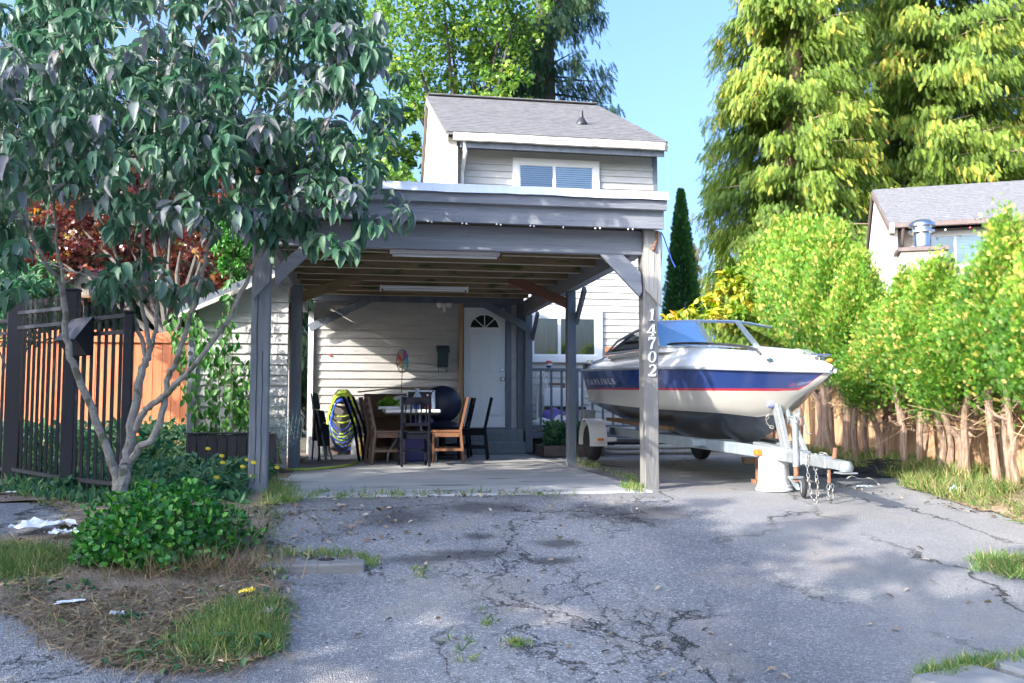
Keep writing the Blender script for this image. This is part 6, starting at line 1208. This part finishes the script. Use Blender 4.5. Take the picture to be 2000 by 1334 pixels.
# ------------------------------------------------------------------ big trees
def tapered(base, H, r, mat, par, lean=(0, 0), name='trunk'):
    mb = MB(); pts = wob([(base[0], base[1], base[2]-.2), (base[0]+lean[0]*.3, base[1]+lean[1]*.3, base[2]+H*.35), (base[0]+lean[0]*.7, base[1]+lean[1]*.7, base[2]+H*.7), (base[0]+lean[0], base[1]+lean[1], base[2]+H)], .02, 4); mb.tube(pts, lerp_r(r, r*.15, len(pts)), 10); return mb
def weeping(name, label, u, v, H, Rm, z0, n_br, mat, L0, L1, per=60, droop=.35, seed=1, top=.06, trunk_mat=None, tpl=T_FROND, hang=1.0, dens=.5, bmul=1.0, group=None, power=.75, base=.55):
    rs = np.random.RandomState(seed); random.seed(seed); t = thing(name, label, 'tree', (u, v, 0), group); mb = tapered((u, v, 0), H, .035*H**.9, None, None); P = []; Dd = []; Nn = []; Tt = []
    for k in range(n_br):
        f = (k+rs.rand())/n_br; f = f**1.0; z = z0+(H-z0)*f; a = rs.rand()*6.28; ln = Rm*max(top, (1-f))**power*rs.uniform(.72, 1.08)*min(1, base+(1-base)*(z-z0)/(H*.22)); dirn = np.array([math.cos(a), math.sin(a), 0])
        def bp(s): return np.array([u, v, z])+dirn*ln*s+np.array([0, 0, ln*(.16*s-droop*s*s+.10*s**4)])
        if k % 2 == 0: mb.tube([bp(s) for s in np.linspace(0, .92, 6)], lerp_r(.02+.012*ln, .006, 6), 5, False)
        m_ = int(per*(.4+.6*ln/Rm)); s = .10+.92*rs.rand(m_)**.8; side = np.array([-dirn[1], dirn[0], 0]); Q = np.array([bp(x) for x in s])+side*(rs.normal(0, .5, m_)*ln*.16*bmul*(1.1-s*.6))[:, None]+rs.normal(0, .06, (m_, 3)); Q[:, 2] -= np.abs(rs.normal(0, .38, m_))*hang
        P.append(Q); Dd.append(np.array([0, 0, -hang])+dirn*.42+rs.normal(0, .26, (m_, 3))); Nn.append(dirn*.8+rs.normal(0, .5, (m_, 3))+[0, 0, .3]); hue = rs.rand(); Tt.append(np.clip(.10+hue*.40+(s-.4)*.36+rs.normal(0, .17, m_), 0, 1))
    mb.build('trunk', trunk_mat or m_barkdark, t, smooth=True); P = np.vstack(P); cloud('crown', P, np.vstack(Dd), np.vstack(Nn), RNG.uniform(L0, L1, len(P)), 1.0, tpl, mat, t, np.concatenate(Tt)); return t
p = at(26, 1560, 700); weeping('giant_cedar', 'huge golden tipped cedar behind the boat, the left of the two giants', p[0], 26, 31, 4.5, .5, 560, m_cedar, .26, .55, 300, seed=3, bmul=1.5, power=.42, trunk_mat=m_barkred, group='giant cedars at the right')
p = at(29, 1830, 700); weeping('giant_cedar', 'huge golden tipped cedar behind the neighbouring house, the right of the two giants', p[0], 29, 34, 7.0, .8, 700, m_cedar, .28, .58, 300, seed=8, bmul=1.5, power=.38, trunk_mat=m_barkred, group='giant cedars at the right')
p = at(31, 2090, 700); weeping('dark_cedar', 'darker cedar mostly beyond the right edge of the photo behind the neighbouring roof', p[0], 31, 33, 5.0, .8, 420, m_cedar, .28, .58, 240, seed=9, bmul=1.5, power=.42, trunk_mat=m_barkred)
p = at(23, 1066, 600); weeping('tall_spruce', 'tall dark spruce with drooping branches behind the house roof', p[0], 23, 25, 4.4, 2.5, 190, m_spruce, .26, .5, 260, droop=.25, seed=5, power=.62)
p = at(36, 1358, 600); weeping('rusty_conifer', 'thin rusty brown conifer far behind the boat', p[0], 36, 9.2, 1.1, .5, 70, m_rust_fol, .25, .45, 45, seed=6, power=.7)
p = at(34, 1408, 600); weeping('far_conifer', 'olive green conifer far behind the boat, right of the rusty one', p[0], 34, 9.3, 2.2, .5, 90, m_rust_fol if 0 else m_cedar, .25, .5, 60, seed=7, power=.6)
p = at(15.5, 95, 600); weeping('dark_conifer', 'dark evergreen in the upper left corner behind the dogwood crown', p[0], 15.5, 13, 2.8, .6, 170, m_darkfol, .32, .6, 120, seed=12, power=.45, group='dark evergreens behind the left fences')
p = at(16.5, 330, 600); weeping('dark_conifer', 'dark evergreen behind the red maple', p[0], 16.5, 11, 2.6, .6, 150, m_darkfol, .32, .6, 120, seed=13, power=.45, group='dark evergreens behind the left fences')
p = at(17.5, 520, 600); weeping('dark_conifer', 'dark evergreen between the red maple and the house', p[0], 17.5, 9, 2.2, .6, 130, m_darkfol, .32, .6, 120, seed=14, power=.45, group='dark evergreens behind the left fences')
p = at(14.0, -120, 600); weeping('dark_conifer', 'dark evergreen beyond the left edge of the photo', p[0], 14, 11, 2.6, .6, 120, m_darkfol, .32, .6, 120, seed=15, power=.45, group='dark evergreens behind the left fences')
def leafy(name, label, lobes, base, H, r, mat, nper, L0, L1, tpl=T_DIAM, wd=1.0, seed=1, limbs=10, lean=(0, 0), group=None, cat='tree', tmat=None, shell=.6, down=0.0):
    rs = np.random.RandomState(seed); random.seed(seed); t = thing(name, label, cat, tuple(base), group); mb = tapered(base, H, r, None, None, lean); P = []; Tt = []; Dd = []; Nn = []
    for k, (c_, rad) in enumerate(lobes):
        c_ = np.array(c_); m_ = int(nper*rad[0]*rad[2]*2); U_ = unit(rs.normal(size=(m_, 3))); q_ = rs.rand(m_)**(1/3*shell)
        # twiggy sub clumps leave gaps
        ns = max(6, m_//22); sc = unit(rs.normal(size=(ns, 3)))*(rs.rand(ns)**(1/3))[:, None]; idx = rs.randint(0, ns, m_); Q = sc[idx]+rs.normal(0, .10, (m_, 3)); P.append(c_+Q*np.array(rad)); Tt.append(np.clip(rs.rand(ns)[idx]*.6+rs.rand(m_)*.45, 0, 1)); Dd.append(rs.normal(0, 1, (m_, 3))+[0, 0, -down]); Nn.append(rs.normal(0, .7, (m_, 3))+[0, 0, 1])
        if k < limbs: b0 = np.array([base[0]+lean[0]*.3, base[1]+lean[1]*.3, base[2]+max(.3, min(H*.5, c_[2]*.55))]); mb.tube(wob([b0, (b0+c_)/2+[0, 0, .15*H*.1], c_], .03, 3), lerp_r(r*.5, r*.1, 7), 6)
    mb.build('trunk', tmat or m_barkdark, t, smooth=True); P = np.vstack(P); cloud('crown', P, np.vstack(Dd), np.vstack(Nn), rs.uniform(L0, L1, len(P)), wd, tpl, mat, t, np.concatenate(Tt)); return t
def lobe_px(v, lst, dv=1.2): return [(at(v+random.uniform(-dv, dv), x, y), (rx*(v+9)/F, rx*(v+9)/F*.9, ry*(v+9)/F)) for x, y, rx, ry in lst]
random.seed(3)
A_ = lobe_px(21, [(790, 60, 90, 100), (880, 40, 100, 80), (970, 80, 90, 90), (900, 150, 90, 50), (820, 170, 80, 60), (1010, 20, 70, 70), (980, 170, 70, 40), (720, 30, 50, 60), (860, -60, 140, 70), (1000, -60, 80, 60)], 1.6)
b0 = at(21, 900, 760); leafy('alder_tree', 'leafy green alder with sky showing through behind the house roof', A_, (b0[0], 21, 0), 14, .22, m_decid, 340, .12, .22, seed=4, lean=(.5, 0))
A_ = lobe_px(15, [(760, 380, 60, 60), (780, 270, 50, 60), (740, 320, 60, 70), (790, 200, 40, 40), (690, 400, 60, 60), (800, 330, 40, 50), (640, 330, 60, 80)], .8)
b0 = at(15, 735, 760); leafy('hazel_tree', 'bright green leafy tree at the left side of the house gable', A_, (b0[0], 15, 0), 6, .12, m_decid, 760, .10, .19, seed=6)
MP = lobe_px(9.5, [(150, 420, 90, 60), (250, 480, 90, 60), (330, 400, 90, 60), (420, 450, 80, 60), (470, 540, 50, 40), (100, 500, 70, 40), (200, 560, 70, 30), (330, 540, 80, 50), (430, 340, 70, 50), (280, 330, 70, 40), (400, 590, 60, 30), (470, 400, 40, 50)], .9)
b0 = at(7.6, 322, 800); leafy('red_maple', 'red leaved maple glowing behind the orange fence', MP, (b0[0], 7.6, 0), 3.6, .13, m_maple, 1500, .07, .13, T_STAR, 1.0, seed=8, lean=(0, 1.0), shell=.7)
VB = lobe_px(6.9, [(455, 480, 40, 55), (480, 560, 30, 40), (500, 400, 20, 60), (440, 430, 40, 30)], .3)
b0 = at(6.9, 470, 700); leafy('laurel_bush', 'green leafy bush beside the left carport post behind the shed', VB, (b0[0], 6.9, 0), 2.2, .06, m_vine, 2600, .07, .12, T_BROAD, .8, seed=9, cat='bush')
RB = lobe_px(5.2, [(30, 590, 70, 50), (70, 560, 50, 40), (-30, 580, 60, 60), (10, 640, 60, 40)], .4)
b0 = at(5.2, 30, 760); leafy('rhododendron', 'teal green bush behind the left end of the picket fence', RB, (b0[0], 5.2, 0), 1.6, .05, m_weed, 1500, .10, .17, T_BROAD, .5, seed=10, cat='bush')
YB = lobe_px(7.4, [(1330, 620, 36, 22), (1390, 610, 50, 30), (1440, 640, 60, 40), (1400, 660, 50, 40), (1500, 620, 50, 40), (1330, 660, 40, 30), (1460, 590, 50, 40), (1420, 560, 40, 40), (1520, 660, 40, 40)], .4)
b0 = at(7.4, 1420, 760); leafy('yellow_shrub', 'yellow and orange leaved shrub seen through the boat windshield', YB, (b0[0], 7.4, 0), 2.0, .05, m_yellowleaf, 1300, .10, .18, T_BROAD, .85, seed=11, cat='shrub', down=.5, limbs=7)
# slim cypress
p = at(12.5, 1333, 640); t = thing('column_cypress', 'slim dark green cypress spire right of the carport', 'tree', (p[0], 12.5, 0)); tapered((p[0], 12.5, 0), 5.5, .08, None, None).build('trunk', m_barkdark, t, smooth=True)
rs = np.random.RandomState(4); n = 26000; f = rs.rand(n)**1.25; a = rs.rand(n)*6.283; Rz = .74*(1-f)**.80*(.75+.25*np.minimum(1, f*8)); q_ = rs.uniform(.30, 1.04, n)*(1+.07*np.sin(a*9+f*60)*np.sin(f*47+a*3)); Pn = np.stack([p[0]+np.cos(a)*Rz*q_, 12.5+np.sin(a)*Rz*q_, .2+f*5.85], 1)
cloud('crown', Pn, np.stack([np.cos(a)*.5, np.sin(a)*.5, np.full(n, .75)], 1)+rs.normal(0, .3, (n, 3)), np.stack([-np.sin(a), np.cos(a), 0*a], 1)+rs.normal(0, .5, (n, 3)), rs.uniform(.07, .15, n), 1.0, T_FAN2, m_cypress, t)
# trees beyond the left edge of the picture: their shade lies across the drive
for i, (u, v, zt) in enumerate(((-9.6, -14.0, 6.6), (-10.2, -11.2, 6.5), (-9.4, -8.7, 6.2), (-10.0, -6.2, 5.6), (-10.4, -3.6, 6.0), (-11.0, -1.4, 5.0))):
    rs2 = random.Random(40+i); Lb = [((u+rs2.uniform(-1, 1), v+rs2.uniform(-1.1, 1.1), rs2.uniform(1.8, zt-.7)), (1.0, 1.1, .8)) for _ in range(13)]
    leafy('street_tree', 'leafy tree outside the left edge of the photo shading the drive', Lb, (u, v, -.6 if v < -5 else 0), zt-.8, .14, m_decid, 300, .16, .28, seed=60+i, group='trees left of the photo')
# ------------------------------------------------------------------ neighbouring house
ANG = -26.0; e0 = at(14.6, 1737, 436)
nb = thing('neighbour_house', 'beige neighbouring house with a pale shingle roof above the right hedge', 'house', (float(e0[0]), float(e0[1]), 0))
Z0 = float(e0[2]); RDy, RDz = 4.3, 1.95
WORG[nb.name] = Vector((0, 0, 0)); LEN = 9.0
mb = MB(); mb.box(.28, LEN, .62, .72, 0, Z0-.12); siding(mb, (.30, .618, 0), (1, 0, 0), (0, -1, 0), lambda z: (0, LEN-.3), .6, Z0-.12, .16, 9); mb.build('wall', M('beige_siding', (.50, .44, .36), (.58, .52, .44), .6, scale=3), nb)
B('corner_board', m_trim, nb, .22, .31, .585, .69, .3, Z0-.2)
pts = [(.15, 0), (.15, Z0+.02), (RDy, Z0+RDz-.15), (RDy+2.6, Z0+.3), (RDy+2.6, 0)]
MB().prism([(.06, y, z) for y, z in pts], (.14, 0, 0)).build('gable_wall', m_stucco, nb)
B('wing_edge', m_creamtrim, nb, .05, .22, .10, .148, 0, Z0-.05)
B('back_wall', m_stucco, nb, .2, LEN, RDy+2.4, RDy+2.5, 0, Z0, bevel=0); B('side_wall', m_stucco, nb, LEN-.1, LEN, .72, RDy+2.4, 0, Z0, bevel=0)
mb = MB(); mb.prism([(0, 0, Z0), (0, RDy, Z0+RDz), (0, RDy+2.75, Z0+.35), (0, RDy+2.75, Z0+.29), (0, RDy, Z0+RDz-.07), (0, 0, Z0-.07)], (LEN+.2, 0, 0)); r2 = mb.build('roof', m_shingle2, nb)
mb = MB()
for i in range(22):
    y0, y1 = RDy*i/22-.015, RDy*(i+1)/22-.015; z = lambda y: Z0+RDz*y/RDy
    mb.add([(0, y0, z(y0)+.02), (LEN, y0, z(y0)+.02), (LEN, y1, z(y1)+.005), (0, y1, z(y1)+.005), (0, y0, z(y0)+.003), (LEN, y0, z(y0)+.003)], [(0, 1, 2, 3), (4, 5, 1, 0)])
mb.build('shingle_courses', m_shingle2, r2)
for a, b_ in (((0.0, Z0), (RDy, Z0+RDz)), ((RDy, Z0+RDz), (RDy+2.75, Z0+.35))): MB().bar((-.02, a[0], a[1]-.14), (-.02, b_[0], b_[1]-.14), .05, .16).build('rake_board', m_browntrim, nb)
B('gutter', m_browntrim, nb, .1, LEN+.1, -.10, .0, Z0-.16, Z0-.02, bevel=.02); B('gutter_cap', m_creamtrim, nb, .0, .12, -.11, .3, Z0-.30, Z0-.02)
MB().tube([(.36, -.02, Z0-.16), (.36, .10, Z0-.35), (.36, .54, Z0-.8), (.36, .54, 1)], .045, 8).build('downspout', m_browntrim, nb, smooth=True)
wx = 1.22; window(nb, wx-.35, wx+1.45, .60, Z0-1.30, Z0-.20, .12, wx+.55, [(wx-.23, wx+.55, M('teal_curtain', (.10, .22, .24), (.13, .27, .28)), 'c'), (wx+.55, wx+1.33, M('pale_teal_blind', (.28, .50, .50), (.34, .56, .56)), 'slats')])
ch = B('chimney', M('beige_siding_chimney', (.50, .44, .36), (.58, .52, .44), .6), nb, .12, 1.22, -1.25, -.45, 0, Z0-1.02)
mb = MB(); siding(mb, (.12, -1.251, 0), (1, 0, 0), (0, -1, 0), lambda z: (0, 1.1), .8, Z0-1.03, .15, 11); mb.build('chimney_cladding', MATS['beige_siding_chimney'], ch); MB().box(.04, 1.30, -1.34, -.36, Z0-1.02, Z0-.92).build('chimney_cap', m_browntrim, ch)
mb = MB(); mb.lathe((.72, -.85, Z0-.92), [(.30, 0), (.24, .05), (.22, .10), (.22, .42), (.34, .44), (.34, .50), (.25, .53), (.25, .60), (.35, .62), (.33, .70), (.22, .78), (.0, .82)], 22); mb.build('flue_cowl', m_chrome, ch, smooth=True)
for i in range(9):
    x = .8+i*.62; MB().ball((x, -.12, Z0-.26-.03*(i % 2)), .03, 8, 5).build('party_light', m_white if i % 2 else m_hullred, nb, smooth=True)
nb.rotation_euler = (0, 0, R(ANG))
